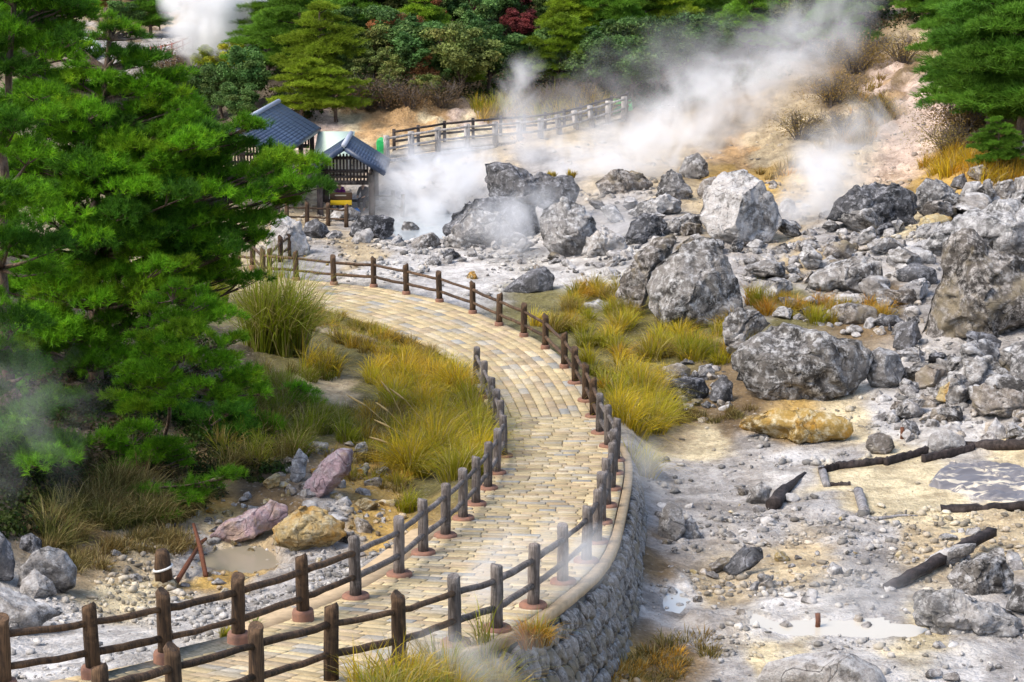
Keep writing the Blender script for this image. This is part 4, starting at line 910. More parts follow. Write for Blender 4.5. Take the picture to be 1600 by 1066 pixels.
# ------------------------------------------------------------------ shelters
M_ROOF = mat_simple("slate_blue_metal", (.038, .060, .112), .45, .35, (3, 3, 3), .15, .004, spec=.5)
M_RIDGE = mat_simple("pale_ridge_metal", (.42, .45, .52), .45, .15, (4, 4, 4), .1, .004, spec=.5)
M_TIMB = mat_wood("black_brown_timber", (.065, .048, .042), (.02, .016, .014), (.13, .11, .10), (10, 10, 1.4))
M_GREYT = mat_wood("silver_grey_timber", (.40, .37, .34), (.20, .18, .165), (.56, .53, .50), (8, 8, 2))
def shelter(name, label, origin, yaw, half, depth, eave, rise, posts, over, slats, lat_h, small):
    root = empty(name, origin, label, "shelter"); root.rotation_euler = (0, 0, yaw)
    slope = math.atan2(rise, half); L = math.hypot(half, rise)
    for sx in (1, -1):                                   # two roof slopes of overlapping metal courses
        m = MB(); n = 15
        for k in range(n):
            t = (k + .5) / n; x = sx * half * t; z = eave + rise * (1 - t)
            for j in range(1):
                R = np.array([[math.cos(slope), 0, sx * math.sin(slope)], [0, 1, 0], [-sx * math.sin(slope), 0, math.cos(slope)]])
                tl = .014
                R2 = np.array([[math.cos(slope + tl), 0, sx * math.sin(slope + tl)], [0, 1, 0], [-sx * math.sin(slope + tl), 0, math.cos(slope + tl)]])
                m.box((x, depth / 2, z + .05), (L / n * 1.08, depth, .02), M=R2)
        nj = int(depth / .9)
        for j in range(1, nj):
            t = .5; m.box((sx * half * t, depth * j / nj, eave + rise * .5 + .073), (L * .98, .02, .012), M=R)
        ro = m.build("roof", M_ROOF, root)
        m = MB()
        for y in (.0, depth):
            m.box((sx * half * .5, y, eave + rise * .5 - .06), (L * 1.0, .06, .20), M=R)
        m.box((sx * (half - .02), depth / 2, eave - .05), (.05, depth - .1, .14))
        m.build("bargeboard", M_ROOF, ro)
    m = MB(); p = np.array([(0, -.06, eave + rise + .09), (0, depth + .06, eave + rise + .09)]); m.tube(p, .11, 10); m.build("ridge_cap", M_RIDGE, root, True)
    m = MB()
    for sx in (-1, 1): m.box((sx * (half - over), depth / 2, eave - .02), (.14, depth - .3, .18))
    m.build("beam", M_TIMB, root)
    w = half - over
    for y in posts:
        for sx in (-1, 1):
            m = MB(); hh = eave - .08; m.box((sx * w, y, hh / 2 - .15), (.26 if small else .2, .26 if small else .2, hh + .3), bev=.015); m.build("post", M_TIMB, root)
    for y in ((posts[0],) if small else (posts[0], posts[-1])):
        m = MB(); zb = eave - lat_h
        m.box((0, y, zb), (2 * w - .28, .12, .18)); m.box((0, y, zb + lat_h * .50), (2 * w - .28, .09, .11)); m.box((0, y, zb + lat_h * .98), (2 * w - .28, .09, .14))
        for k in range(slats + 1):
            x = (-1 + 2 * k / slats) * (w - .17); top = min(eave + rise * (1 - abs(x) / half) - .12, eave + .75)
            m.box((x, y + .01, (zb + top) / 2), (.075, .05, top - zb))
        m.box((0, y, eave + rise * .5), (half * .92, .08, .12))
        m.build("lattice", M_TIMB, root)
    return root
zb = -3.8
p = on_z(541, 336, -3.78)
SH = shelter("rest_shelter", "small open shelter with a blue metal roof and lattice gable beside the steaming pool", (p[0], p[1] - .55, p[2]), 0.0, 1.75, 4.0, 1.95, 1.12, (.55, 3.3), .62, 13, .52, True)
pf = at_d(365, 202, 88.0)
shelter("rest_shelter", "long open shelter with the larger blue metal roof, half hidden by pine branches", (pf[0], 88.0, pf[2] - 3.9), -math.radians(5.0), 2.0, 9.8, 2.75, 1.2, (.7, 3.5, 6.3, 9.1), .3, 22, .75, False)
# notice boards, people and things inside the small shelter
px0, py0 = p[0], p[1]
def local_box(name, c, size, mat, label=None, cat=None, parent=None, bev=.01):
    m = MB(); m.box((0, 0, 0), size, bev=bev); o = m.build(name, mat, parent); o.location = c
    if label: tag(o, label, cat)
    return o
M_SIGNB = mat_simple("brown_board", (.13, .07, .035), .7, .3); M_YEL = mat_simple("yellow_board", (.80, .50, .015), .55, .08); M_CREAM = mat_simple("cream_paint", (.62, .55, .40), .7, .1)
c = at_d(533, 311, py0 + .25)
sg = empty("notice_board", c, "brown notice board with a bright yellow lower panel inside the small shelter", "notice board")
local_box("board", (0, 0, .12), (.98, .05, .34), M_SIGNB, parent=sg); local_box("yellow_panel", (0, -.03, -.16), (.94, .045, .22), M_YEL, parent=sg)
local_box("pale_strip", (-.02, -.03, .16), (.5, .025, .05), M_CREAM, parent=sg)
for x in (-.40, .40): local_box("leg", (x, .04, -.62), (.06, .06, 1.1), M_TIMB, parent=sg)
M_SKIN = mat_simple("skin", (.50, .32, .23), .6, .1); M_HAIR = mat_simple("dark_hair", (.02, .016, .013), .6, .3); M_PURP = mat_simple("purple_cloth", (.22, .035, .25), .85, .3); M_DKCL = mat_simple("dark_grey_cloth", (.055, .055, .075), .85, .3); M_JEAN = mat_simple("navy_cloth", (.03, .035, .06), .85, .3)
def skin(name, pts, edges, rad, mat, parent, lv=2):
    me = bpy.data.meshes.new(name); me.from_pydata(pts, edges, []); o = bpy.data.objects.new(name, me); link(o, parent); me.materials.append(mat)
    md = o.modifiers.new("skin", 'SKIN'); md.use_smooth_shade = True
    for k, r in enumerate(rad):
        s = me.skin_vertices[0].data[k]; s.radius = (r, r) if not hasattr(r, '__len__') else r; s.use_root = (k == 0)
    sd = o.modifiers.new("sub", 'SUBSURF'); sd.levels = sd.render_levels = lv
    return o
def seated_person(loc, yaw, jacket, label, lean=.18):
    r = empty("person", loc, label, "person"); r.rotation_euler = (0, 0, yaw)
    # skeleton: pelvis at 0.48 m, facing -Y
    P = [(0,0,.50),(0,-.02-lean*.2,.68),(0,-.03-lean*.6,.86),(0,-.05-lean,1.0),(0,-.07-lean*1.15,1.09),(0,-.09-lean*1.2,1.20),(0,-.10-lean*1.2,1.28)]
    R = [(.15,.12),(.14,.11),(.155,.11),(.11,.085),.052,.088,.075]
    E = [(0,1),(1,2),(2,3),(3,4),(4,5),(5,6)]
    for s in (-1, 1):
        b = len(P); P += [(s*.17,-.05-lean,.97),(s*.23,-.14-lean,.74),(s*.16,-.36-lean,.66),(s*.14,-.43-lean,.65),(s*.13,-.48-lean,.645)]; R += [.062,.048,.036,.030,.034]; E += [(3,b),(b,b+1),(b+1,b+2),(b+2,b+3),(b+3,b+4)]
        for k,(dx,ln) in enumerate(((-.034,.07),(-.012,.085),(.012,.08),(.032,.065))):
            q=len(P); P += [(s*.13+dx,-.50-lean-ln*.5,.64),(s*.13+dx*1.1,-.50-lean-ln,.618)]; R += [.0095,.008]; E += [(b+4,q),(q,q+1)]
        q=len(P); P += [(s*.13-s*.045,-.46-lean,.63),(s*.13-s*.06,-.50-lean,.61)]; R += [.011,.009]; E += [(b+3,q),(q,q+1)]
        b = len(P); P += [(s*.10,-.06,.49),(s*.13,-.44,.50),(s*.13,-.43,.12),(s*.13,-.45,.06),(s*.14,-.60,.04)]; R += [.088,.062,.045,.045,.035]; E += [(0,b),(b,b+1),(b+1,b+2),(b+2,b+3),(b+3,b+4)]
    skin("body", P, E, R, M_SKIN, r)
    J = [P[0],P[1],P[2],P[3],P[4]]; JR = [(.172,.142),(.165,.135),(.18,.135),(.135,.108),.062]; JE = [(0,1),(1,2),(2,3),(3,4)]
    T = [P[0]]; TR = [(.17,.14)]; TE = []
    off = 7
    for s in (0, 1):
        base = off + s * 20
        b = len(J); J += [P[base],P[base+1],P[base+2]]; JR += [.08,.066,.052]; JE += [(3,b),(b,b+1),(b+1,b+2)]
        lb = base + 15; b = len(T); T += [P[lb],P[lb+1],P[lb+2]]; TR += [.105,.078,.062]; TE += [(0,b),(b,b+1),(b+1,b+2)]
    skin("jacket", J, JE, JR, jacket, r); skin("trousers", T, TE, TR, M_JEAN, r)
    hx = P[5]; v, f = ico(3); w = v * [.098, .108, .12] + np.array(hx) + [0, .018, .035]
    keepf = ((w[f].mean(1)[:, 1] > hx[1] - .045) | (w[f].mean(1)[:, 2] > hx[2] + .075)); np_mesh("hair", w, f[keepf], M_HAIR, r, smooth_=True)
    m = MB(); 
    for s in (-1, 1): m.box((hx[0] + s * .034, hx[1] - .083, hx[2] + .012), (.022, .012, .012), bev=.003)
    m.box((hx[0], hx[1] - .086, hx[2] - .055), (.045, .01, .01), bev=.003); m.build("face", M_HAIR, r)
    m = MB(); m.tube([(hx[0], hx[1] - .078, hx[2] + .02), (hx[0], hx[1] - .105, hx[2] - .02)], [.010, .017], 8)
    for s in (-1, 1): m.tube([(hx[0] + s * .08, hx[1] + .01, hx[2] - .02), (hx[0] + s * .095, hx[1] + .012, hx[2] + .03)], [.012, .016], 8)
    m.build("nose_and_ears", M_SKIN, r, True)
    return r
gz_ = float(height(px0, py0 + 1.4))
bench = empty("bench", (px0, py0 + 1.65, gz_), "low dark bench under the small shelter roof", "bench")
local_box("seat", (0, 0, .38), (1.9, .42, .07), M_TIMB, parent=bench)
for x in (-.8, .8): local_box("leg", (x, 0, .17), (.1, .36, .36), M_TIMB, parent=bench)
seated_person((px0 - .46, py0 + 1.6, gz_), .25, M_PURP, "dark-haired person in a purple jacket sitting hunched in the small shelter", .22)
seated_person((px0 + .72, py0 + 1.6, gz_), -.3, M_DKCL, "person in dark grey clothes sitting beside the right post of the small shelter", .12)
M_BLUE = mat_simple("blue_cloth", (.05, .17, .42), .7, .3)
v, f = ico(3); w = rough(v * [.2, .15, .16], f, .06, 4); o = np_mesh("bag", w, f, M_BLUE, smooth_=True); c = at_d(556, 323, py0 + .5); o.location = (c[0], c[1], float(height(c[0], c[1])) + .14); tag(o, "small blue bag on the ground inside the small shelter", "bag")
H([(508,345),(522,328),(548,323),(566,333),(560,350),(525,354)], M_ROCK, "flat greenish rock under the small shelter roof", 80, .9, 4, dadd=.6)
# fences around the small shelter
fh = lambda x, y: on_z(x, y, -3.78)
fence("timber_fence", "low dark fence in front of the small shelter", [G(448, 352), G(480, 352), G(513, 354), G(541, 356)], lambda k: None, hs=.9, rr=.045)
fence("timber_fence", "grey fence ending in steam on the far side of the small shelter", [at_d(584, 333, 90.5), at_d(615, 332, 91.0), at_d(629, 339, 88.6)], lambda k: None, grey=lambda k: True, hs=.9, rr=.045)
# pale canopy behind
cpy = at_d(520, 226, 96.0); gz_ = float(height(cpy[0], 96.5))
M_CAN = mat_simple("pale_green_sheet", (.62, .74, .60), .5, .08); st = empty("stall", (cpy[0], 96, gz_), "small stall with a sloping pale green sheet roof between the two shelters", "stall")
zt = cpy[2] - gz_
m = MB(); m.box((.05, .3, zt), (1.75, 2.6, .05), M=np.array([[1, 0, 0], [0, math.cos(.32), -math.sin(.32)], [0, math.sin(.32), math.cos(.32)]])); m.build("roof", M_CAN, st)
for x in (-.7, .75):
    for y, dz in ((-.7, -.32), (1.3, .30)):
        m = MB(); m.tube([(x, y, -.2), (x, y, zt + dz - .03)], .04, 8); m.build("leg", M_GREYT, st)
M_PLAST = mat_simple("cream_panel", (.55, .50, .40), .8, .15); local_box("counter", (0, 0, zt * .3), (1.5, .5, zt * .6), M_PLAST, parent=st, bev=.02)
# ------------------------------------------------------------------ raised boardwalk with timber railings
bw = np.array([(604,247,95),(641,241,95.8),(683.6,232,96.6),(729,229,97.4),(777,223,98.6),(812,222,99.3),(844.6,219,100),(877,212,101),(901,207,101.8),(925.5,197,102.8),(949.5,190,104),(975,183,105)])
FP = at_d(bw[:, 0], bw[:, 1], bw[:, 2]); FP = smooth_line(FP, 1)
W_ = 1.9; BP = FP + np.array([.25, W_, .12])
M_DECK = mat_wood("bleached_deck", (.50, .44, .36), (.30, .26, .2), (.62, .58, .5), (2, 12, 4))
dk = empty("boardwalk", FP[0], "raised bleached plank boardwalk climbing the slope behind the steaming pool", "boardwalk"); f0_ = FP[0].copy()
m = MB(); s_ = resample(FP, 150); b_ = resample(BP, 150)
for k in range(0, 149):
    a, b = s_[k], b_[k]; d = s_[k + 1] - a; a2, b2 = a + d * .86, b + d * .86; th = np.array([0, 0, .05])
    V = np.array([a, a2, b2, b, a - th, a2 - th, b2 - th, b - th]) - f0_
    m.add(V, [(0, 1, 2, 3), (7, 6, 5, 4), (0, 4, 5, 1), (1, 5, 6, 2), (2, 6, 7, 3), (3, 7, 4, 0)])
m.build("deck", M_DECK, dk)
for line, nm in ((FP, 'a'), (BP, 'b')):
    m = MB(); m.tube(line - f0_ - [0, 0, .17], .09, 6); m.build("joist", M_GREYT, dk)
    for q in line[::2]:
        m = MB(); g = float(height(q[0], q[1])); m.tube([q - f0_ - [0, 0, .15], q - f0_ + [0, 0, min(-.5, g - q[2] - .4)]], .1, 8); m.build("stilt", M_GREYT, dk)
def railing(label, line, mat, h, w, lean=None):
    r = empty("railing", line[0], label, "railing"); o3 = line[0].copy()
    for k, q in enumerate(line):
        m = MB(); ln = lean(k) if lean else 0; m.tube([q - o3 - [0, 0, .1], q - o3 + [ln, 0, h]], w, 4 if w > .1 else 6); m.build("post", mat, r)
        if k < len(line) - 1:
            for z in (h * .88, h * .42):
                q2 = line[k + 1]; m = MB(); m.tube([q - o3 + [0, -.1, z], (q + q2) / 2 - o3 + [0, -.1, z - .015], q2 - o3 + [0, -.1, z]], .06, 6); m.build("rail", mat, r)
railing("pale grey weathered railing along the near edge of the raised boardwalk", FP, M_GREYT, 1.05, .15, lambda k: -.14 if k in (7, 8, 9) else 0)
railing("dark brown railing along the hill edge of the raised boardwalk", BP + [0, 0, .0], M_TIMB, 1.0, .09)
M_GRN = mat_simple("green_tarpaulin", (.02, .42, .10), .4, .35, (7, 7, 7), .6, .03, spec=.5)
v, f = ico(4); w = v.copy(); w = np.sign(w) * np.abs(w) ** .5 * [.26, .22, .5]; w = rough(w, f, .05, 14, 2.4); o = np_mesh("tarpaulin", w, f, M_GRN, smooth_=True); c = at_d(597, 232, 95.2); o.location = c; tag(o, "bright green tarpaulin bundled over the end of the boardwalk", "tarpaulin")
def sheet(name, poly, D, mat, label, cat, lift, amp, seed, n=60):
    poly = [np.asarray(q, float) for q in poly]; a, b, c, d = poly; u = np.linspace(0, 1, n)
    U, V = np.meshgrid(u, u); P = (1 - U)[..., None] * (1 - V)[..., None] * a + U[..., None] * (1 - V)[..., None] * b + U[..., None] * V[..., None] * c + (1 - U)[..., None] * V[..., None] * d
    P = P.reshape(-1, 3); q = P * [1.2, 2.6, 1]; hgt = np.abs(fbm(q * 1.1 + fbm(q * .7, 2, seed)[:, None] * .8, 4, seed)) * amp + lift
    e = np.minimum(np.minimum(U, 1 - U), np.minimum(V, 1 - V)).ravel(); P[:, :2] += (fbm(P * 1.3 + 7, 3, seed + 3)[:, None] * .18)
    P[:, 2] = height(P[:, 0], P[:, 1]) + hgt * smooth(0, .08, e) - .03 * (1 - smooth(0, .05, e))
    i = (np.arange(n - 1)[:, None] * n + np.arange(n - 1)[None]).ravel(); o = np_mesh(name, P, np.stack([i, i + 1, i + n + 1, i + n], 1), mat, smooth_=True)
    return tag(o, label, cat)
sheet("netting", [G(955, 178), G(990, 174), G(990, 164), G(955, 166)], 0, M_GRN, "green netting spread on the slope at the upper end of the boardwalk", "netting", .25, .3, 3, 20)
# ------------------------------------------------------------------ timber-edged bed and debris on the ash flat
M_CHAR = mat_wood("charred_timber", (.045, .033, .03), (.014, .011, .010), (.09, .075, .07), (5, 5, 5))
M_GLOG = mat_wood("grey_driftwood", (.26, .25, .25), (.10, .09, .09), (.40, .39, .38), (6, 6, 2))
M_PLASTIC = mat_simple("grey_plastic_sheet", (.15, .145, .155), .5, .4, (.9, 4.5, 2), .5, .03, col2=(.50, .45, .36), ranges=(.42, .47), spec=.4)
def plank(a, b, h, w, mat, label, cat="plank", name="plank", lift=(0, 0), seed=0, rough_=.03):
    a = G(*a); b = G(*b); a[2] += lift[0]; b[2] += lift[1]; L = np.linalg.norm(b - a); d = (b - a) / L; n = 24; rs = np.random.RandomState(seed + 3)
    X = np.cross(d, [0, 0, 1.0]); X /= np.linalg.norm(X); Z = np.cross(X, d); t = np.linspace(0, L, n)
    V = []
    for sx, sz in ((-.5, -.3), (.5, -.3), (.5, .7), (-.5, .7)):
        j = rs.randn(n, 2) * rough_ * .5; V.append(d[None] * t[:, None] + X * (sx * w + j[:, :1] * .6) + Z * (sz * h + j[:, 1:] * (1.2 if sz > 0 else .3)))
    V = np.concatenate(V); i = np.arange(n - 1); q = [np.stack([i + k * n, i + 1 + k * n, i + 1 + ((k + 1) % 4) * n, i + ((k + 1) % 4) * n], 1) for k in range(4)] + [np.array([[0, n, 2 * n, 3 * n], [n - 1, 4 * n - 1, 3 * n - 1, 2 * n - 1]])]
    o = np_mesh(name, V, np.concatenate(q), mat); o.location = a; return tag(o, label, cat)
plank((1306,734), (1388,724), .26, .12, M_CHAR, "charred edging board nearest the corner log of the sheeted bed", seed=1)
plank((1383,728), (1448,709), .28, .12, M_CHAR, "charred edging board tilted upward in the middle of the bed's far edge", seed=2)
plank((1442,723), (1522,705), .28, .12, M_CHAR, "charred edging board lying just inside the long end board", seed=3)
plank((1504,701), (1680,697), .28, .12, M_CHAR, "long charred end board reaching out of the frame behind the plastic sheet", seed=4)
plank((1281,741), (1312,733), .24, .1, M_CHAR, "short broken charred board joining the corner log", seed=5)
plank((1290,760), (1329,759), .12, .08, M_CHAR, "thin reddish charred board lying by the corner log", seed=6)
plank((1470,801), (1690,790), .22, .15, M_CHAR, "long charred board along the path-side edge of the plastic sheet", seed=7)
plank((1387,924), (1549,856), .16, .22, M_CHAR, "diagonal charred plank leaning on the blue-grey boulder", lift=(.02, .35), seed=8)
def log(pts, r, mat, name, label, cat, lift=.0, wob=.25, n=10):
    P = np.array([G(*q) for q in pts]); P[:, 2] += r * .6 if np.isscalar(r) else np.array(r) * .6; P[:, 2] += lift; o3 = P[0].copy(); m = MB(); P = resample(P, max(len(P), 8)); rr = np.interp(np.linspace(0, 1, len(P)), np.linspace(0, 1, 2 if np.isscalar(r) else len(r)), [r, r] if np.isscalar(r) else r)
    m.tube(P - o3, rr, n, True, wob, 3); o = m.build(name, mat, None, True); o.location = o3; return tag(o, label, cat)
log([(1284,736),(1291,762)], .1, M_GLOG, "log", "short grey corner log of the sheeted bed", "log")
log([(1341,772),(1351,806)], .12, M_GLOG, "log", "short grey log with a dark cut end in front of the cream bed", "log")
log([(1339,806),(1356,813),(1380,812),(1408,806),(1434,807)], [.05, .05, .045, .03, .02], M_GLOG, "pipe", "curved thin grey pipe lying beside the short cut log", "pipe")
log([(1207,797),(1220,778),(1234,763),(1247,750),(1258,742)], [.17, .16, .12, .07, .05], M_CHAR, "driftwood", "charred crooked driftwood branch standing among pale stones", "driftwood", wob=.7)
def stake(x, y, h, r, mat, label):
    g = G(x, y); m = MB(); m.tube([(0, 0, -.1), (.01, 0, h * .5), (0, .01, h)], r, 8, True, .1); o = m.build("stake", mat, None, True); o.location = g; tag(o, label, "stake")
M_RUST = mat_simple("rusty_iron", (.16, .06, .03), .8, .5, (12, 12, 12))
stake(1409, 687, .34, .055, M_RUST, "short rusty stake standing on the ash flat above the timber edging"); stake(1277, 982, .3, .05, M_RUST, "tiny dark stake beside the pale puddle")
sheet("plastic_sheet", [G(1440, 760), G(1640, 790), G(1660, 712), G(1480, 722)], 0, M_PLASTIC, "crumpled grey plastic sheet spread inside the timber-edged bed", "plastic sheet", .05, .15, 5, 110)
# stump and sticks in the stream
sp = G(257, 918); kk = px_m(sp)
stp = empty("stump", sp, "broken dark post stump bound with white wire in the stream bed", "stump")
m = MB(); rs = np.random.RandomState(2); hh = 62 / kk; m.tube(np.array([(0, 0, 0), (-.01, 0, hh * .5), (-.03, 0, hh * .9), (-.035, 0, hh)]), [.17, .16, .15, .10], 12, True, .3, 4); m.build("trunk", M_LOG, stp)
m = MB(); a = np.linspace(0, 2 * math.pi, 25); m.tube(np.stack([np.cos(a) * .18 - .015, np.sin(a) * .18, hh * .52 + .05 * np.cos(a)], 1), .025, 6); m.build("wire_ring", mat_simple("white_wire", (.7, .7, .68), .5, .1), stp, True)
v, f = ico(3); m = np_mesh("concrete_foot", rough(v * [.3, .26, .22], f, .05, 8), f, M_OCHRE, stp, smooth_=True)
def stick(a, b, r, za, zb_, label):
    a = G(*a); b = G(*b); a[2] += za; b[2] += zb_; m = MB(); m.tube([np.zeros(3), (b - a) * .5 + [.02, 0, .03], b - a], [r, r * .9, r * .7], 7, True, .3); o = m.build("stick", M_RUST, None); o.location = a; tag(o, label, "stick")
stick((322, 905), (304, 872), .05, .05, .75, "upright leaning broken stick in the stream bed"); stick((272, 920), (309, 882), .055, .05, .35, "low reddish stick propped across the leaning one"); stick((306, 865), (323, 862), .045, .1, .3, "short dark stick end behind the leaning stick")
# muddy pool and puddles
def pool(name, k, mat, fill=.5, rmax=1.3):
    """still water over the ground cells that lie below its level"""
    z0, dp, r = POOLS[k]; lev = z0 - dp * (1 - fill); low = (r < rmax)
    q = quads[low[quads].all(1) & (GZD[quads] < lev + .01).any(1)]
    ids, inv = np.unique(q.ravel(), return_inverse=True); V = np.stack([GXY[ids, 0], GXY[ids, 1], np.full(len(ids), lev)], 1)
    o = np_mesh(name, V, inv.reshape(-1, 4), mat, smooth_=True); return tag(o, kind="structure")
def water(name, col, rough_=.12):
    k = NT(name); k.b.inputs["Specular IOR Level"].default_value = .5
    return k.done(col, rough_, k.bump(k.noise(k.coord("Object"), 2.5, 4, .5), .15, .02))
pool("muddy_pool", 0, water("muddy_water", (.27, .235, .17)), .55)
pool("milky_puddle", 1, water("milky_water", (.52, .48, .40)), .5)
pool("milky_puddle", 2, water("milky_water_pale", (.52, .52, .49)), .5)
pool("hot_pool", 3, water("hot_spring_water", (.36, .40, .42)), .5)
# stone steps and slabs by the path
M_STEP = mat_simple("grey_brown_flagstone", (.30, .26, .19), .9, .4, (5, 5, 5), .6, .02)
def slab(a, b, w, h, label, mat=M_STEP, lift=.05):
    a = G(*a); b = G(*b); L = np.linalg.norm(b - a); m = MB(); ang = math.atan2(b[1] - a[1], b[0] - a[0]); m.box((0, 0, 0), (L, w, h), bev=.03); o = m.build("flagstone", mat); o.location = (a + b) / 2 + [0, 0, lift]; o.rotation_euler = (0, -math.asin((b[2] - a[2]) / L), ang); tag(o, label, "stone slab")
slab((505,515), (575,540), .7, .22, "topmost stone step in the grass beside the path bend"); slab((545,530), (612,548), .6, .2, "middle stone step below the topmost one", lift=.0); slab((580,545), (628,556), .6, .18, "lowest stone step ending on the sandy patch", lift=-.02)
M_CONC = mat_simple("lichen_concrete", (.33, .30, .24), .95, .5, (14, 14, 14), .6, .015, col2=(.16, .15, .10))
slab((262,1037), (372,1010), .5, .18, "speckled concrete slab beside the tall footings of the stream-side fence", M_CONC, .02); slab((165,1068), (262,1044), .5, .16, "second mossy concrete slab at the lower frame edge", M_CONC, .0)
# ------------------------------------------------------------------ far terrace at the head of the valley
M_RED = mat_simple("red_brown_paint", (.30, .12, .09), .7, .2)
fence_pts = [at_d(x, y, 150) for x, y in ((236, 84), (252, 82), (269, 80), (286, 78), (302, 77))]
for q in fence_pts: q[2] = float(height(q[0], q[1]))
r = empty("far_fence", fence_pts[0], "faded red-brown fence far up the valley beside the big steam cloud", "fence")
for k, q in enumerate(fence_pts):
    m = MB(); m.tube([q - fence_pts[0] - [0, 0, .2], q - fence_pts[0] + [0, 0, 1.05]], .07, 6); m.build("post", M_RED, r)
    if k < 4:
        for z in (.95, .55):
            m = MB(); m.tube([q - fence_pts[0] + [0, 0, z], fence_pts[k + 1] - fence_pts[0] + [0, 0, z]], .05, 6); m.build("rail", M_RED, r)
M_WHT = mat_simple("white_paint", (.75, .75, .74), .4, .05, spec=.5); M_GLASS = mat_simple("dark_car_glass", (.02, .025, .035), .1, .1, spec=.6); M_TYRE = mat_simple("black_rubber", (.02, .02, .02), .8, .2)
cp_ = at_d(133, 72, 149); cg = float(height(cp_[0], 149)); car = empty("parked_car", (cp_[0], 149, cg), "white parked car far up the valley, seen between pine branches", "car")
m = MB(); m.box((0, 0, .55), (1.75, 3.9, .62), bev=.16); m.box((0, .35, 1.05), (1.45, 2.1, .62), bev=.26); m.build("body", M_WHT, car)
m = MB(); m.box((0, -.63, 1.06), (1.25, .22, .40), bev=.05); m.build("windscreen", M_GLASS, car)
for sx in (-1, 1):
    for sy in (-1.25, 1.25):
        m = MB(); m.tube([(sx * .72, sy, .3), (sx * .9, sy, .3)], .3, 16); m.build("wheel", M_TYRE, car)
    m = MB(); m.box((sx * .62, -1.93, .62), (.3, .08, .14), bev=.03); m.build("headlight", M_GLASS, car)
wr_pts = [at_d(x, 70, 146) for x in (96, 110, 124, 138, 152, 166)]
r = empty("white_railing", wr_pts[0], "white guard railing in front of the far parked car", "railing")
for q in wr_pts: q[2] = float(height(q[0], q[1]))
for k, q in enumerate(wr_pts):
    m = MB(); m.tube([q - wr_pts[0] - [0, 0, .2], q - wr_pts[0] + [0, 0, .85]], .05, 6); m.build("post", M_WHT, r)
    if k < 5:
        for z in (.8, .45):
            m = MB(); m.tube([q - wr_pts[0] + [0, 0, z], wr_pts[k + 1] - wr_pts[0] + [0, 0, z]], .045, 6); m.build("rail", M_WHT, r)

# ------------------------------------------------------------------ foliage building blocks
M_NEEDLE = mat_leaf("pine_needles", False, .42); M_LEAF = mat_leaf("broad_leaves", True, .30); M_GRASS = mat_leaf("grass_blades", False, .35, (1.35, 1.25, .6))
M_BARK = mat_wood("pine_bark", (.16, .105, .07), (.05, .035, .028), (.24, .2, .17), (6, 6, 2)); M_TWIG = mat_simple("grey_twigs", (.17, .14, .12), .9, .4)
def unit(v): return v / (np.linalg.norm(v, axis=-1, keepdims=True) + 1e-9)
def needles(P, D, L, n, w, rs, col, spread=.58, tipc=1.3):
    """tufts of n needles at P pointing along D; returns verts, tris, colours"""
    m = len(P); base = np.repeat(P, n, 0); ax = np.repeat(unit(D), n, 0); ln = np.repeat(L, n) * rs.uniform(.7, 1.1, m * n)
    d = unit(ax + spread * rs.randn(m * n, 3)); s = unit(np.cross(d, rs.randn(m * n, 3))) * w * .5
    base = base + ax * (rs.rand(m * n, 1) - .6) * np.repeat(L, n)[:, None] * .7
    V = np.stack([base - s, base + s, base + d * ln[:, None]], 1).reshape(-1, 3)
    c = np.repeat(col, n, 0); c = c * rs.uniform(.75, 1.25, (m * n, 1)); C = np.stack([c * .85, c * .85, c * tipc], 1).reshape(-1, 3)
    return V, np.arange(len(V)).reshape(-1, 3), np.clip(C, .004, .6)
def pad(c, r, th, out, n, rs):
    """tuft points of a flattened foliage pad: positions, directions"""
    a = rs.uniform(0, 2 * math.pi, n); q = np.sqrt(rs.rand(n)); lob = 1 + .28 * np.sin(a * 3 + rs.rand() * 6) + .18 * np.sin(a * 5 + rs.rand() * 6)
    x, y = np.cos(a) * q * lob * r, np.sin(a) * q * lob * r; z = (1 - q ** 2) * th * rs.uniform(.25, 1.1, n) - th * .35 * rs.rand(n) + .10 * r * np.sin(x / r * 5 + rs.rand() * 6)
    P = np.stack([x, y, z], 1) + c; D = unit(np.stack([np.cos(a) * q, np.sin(a) * q, np.full(n, .75)], 1) + .35 * rs.randn(n, 3) + out * .25)
    return P, D
GREENS = np.array([(.082, .205, .010), (.112, .265, .012), (.055, .150, .014), (.155, .285, .014), (.045, .115, .016)])
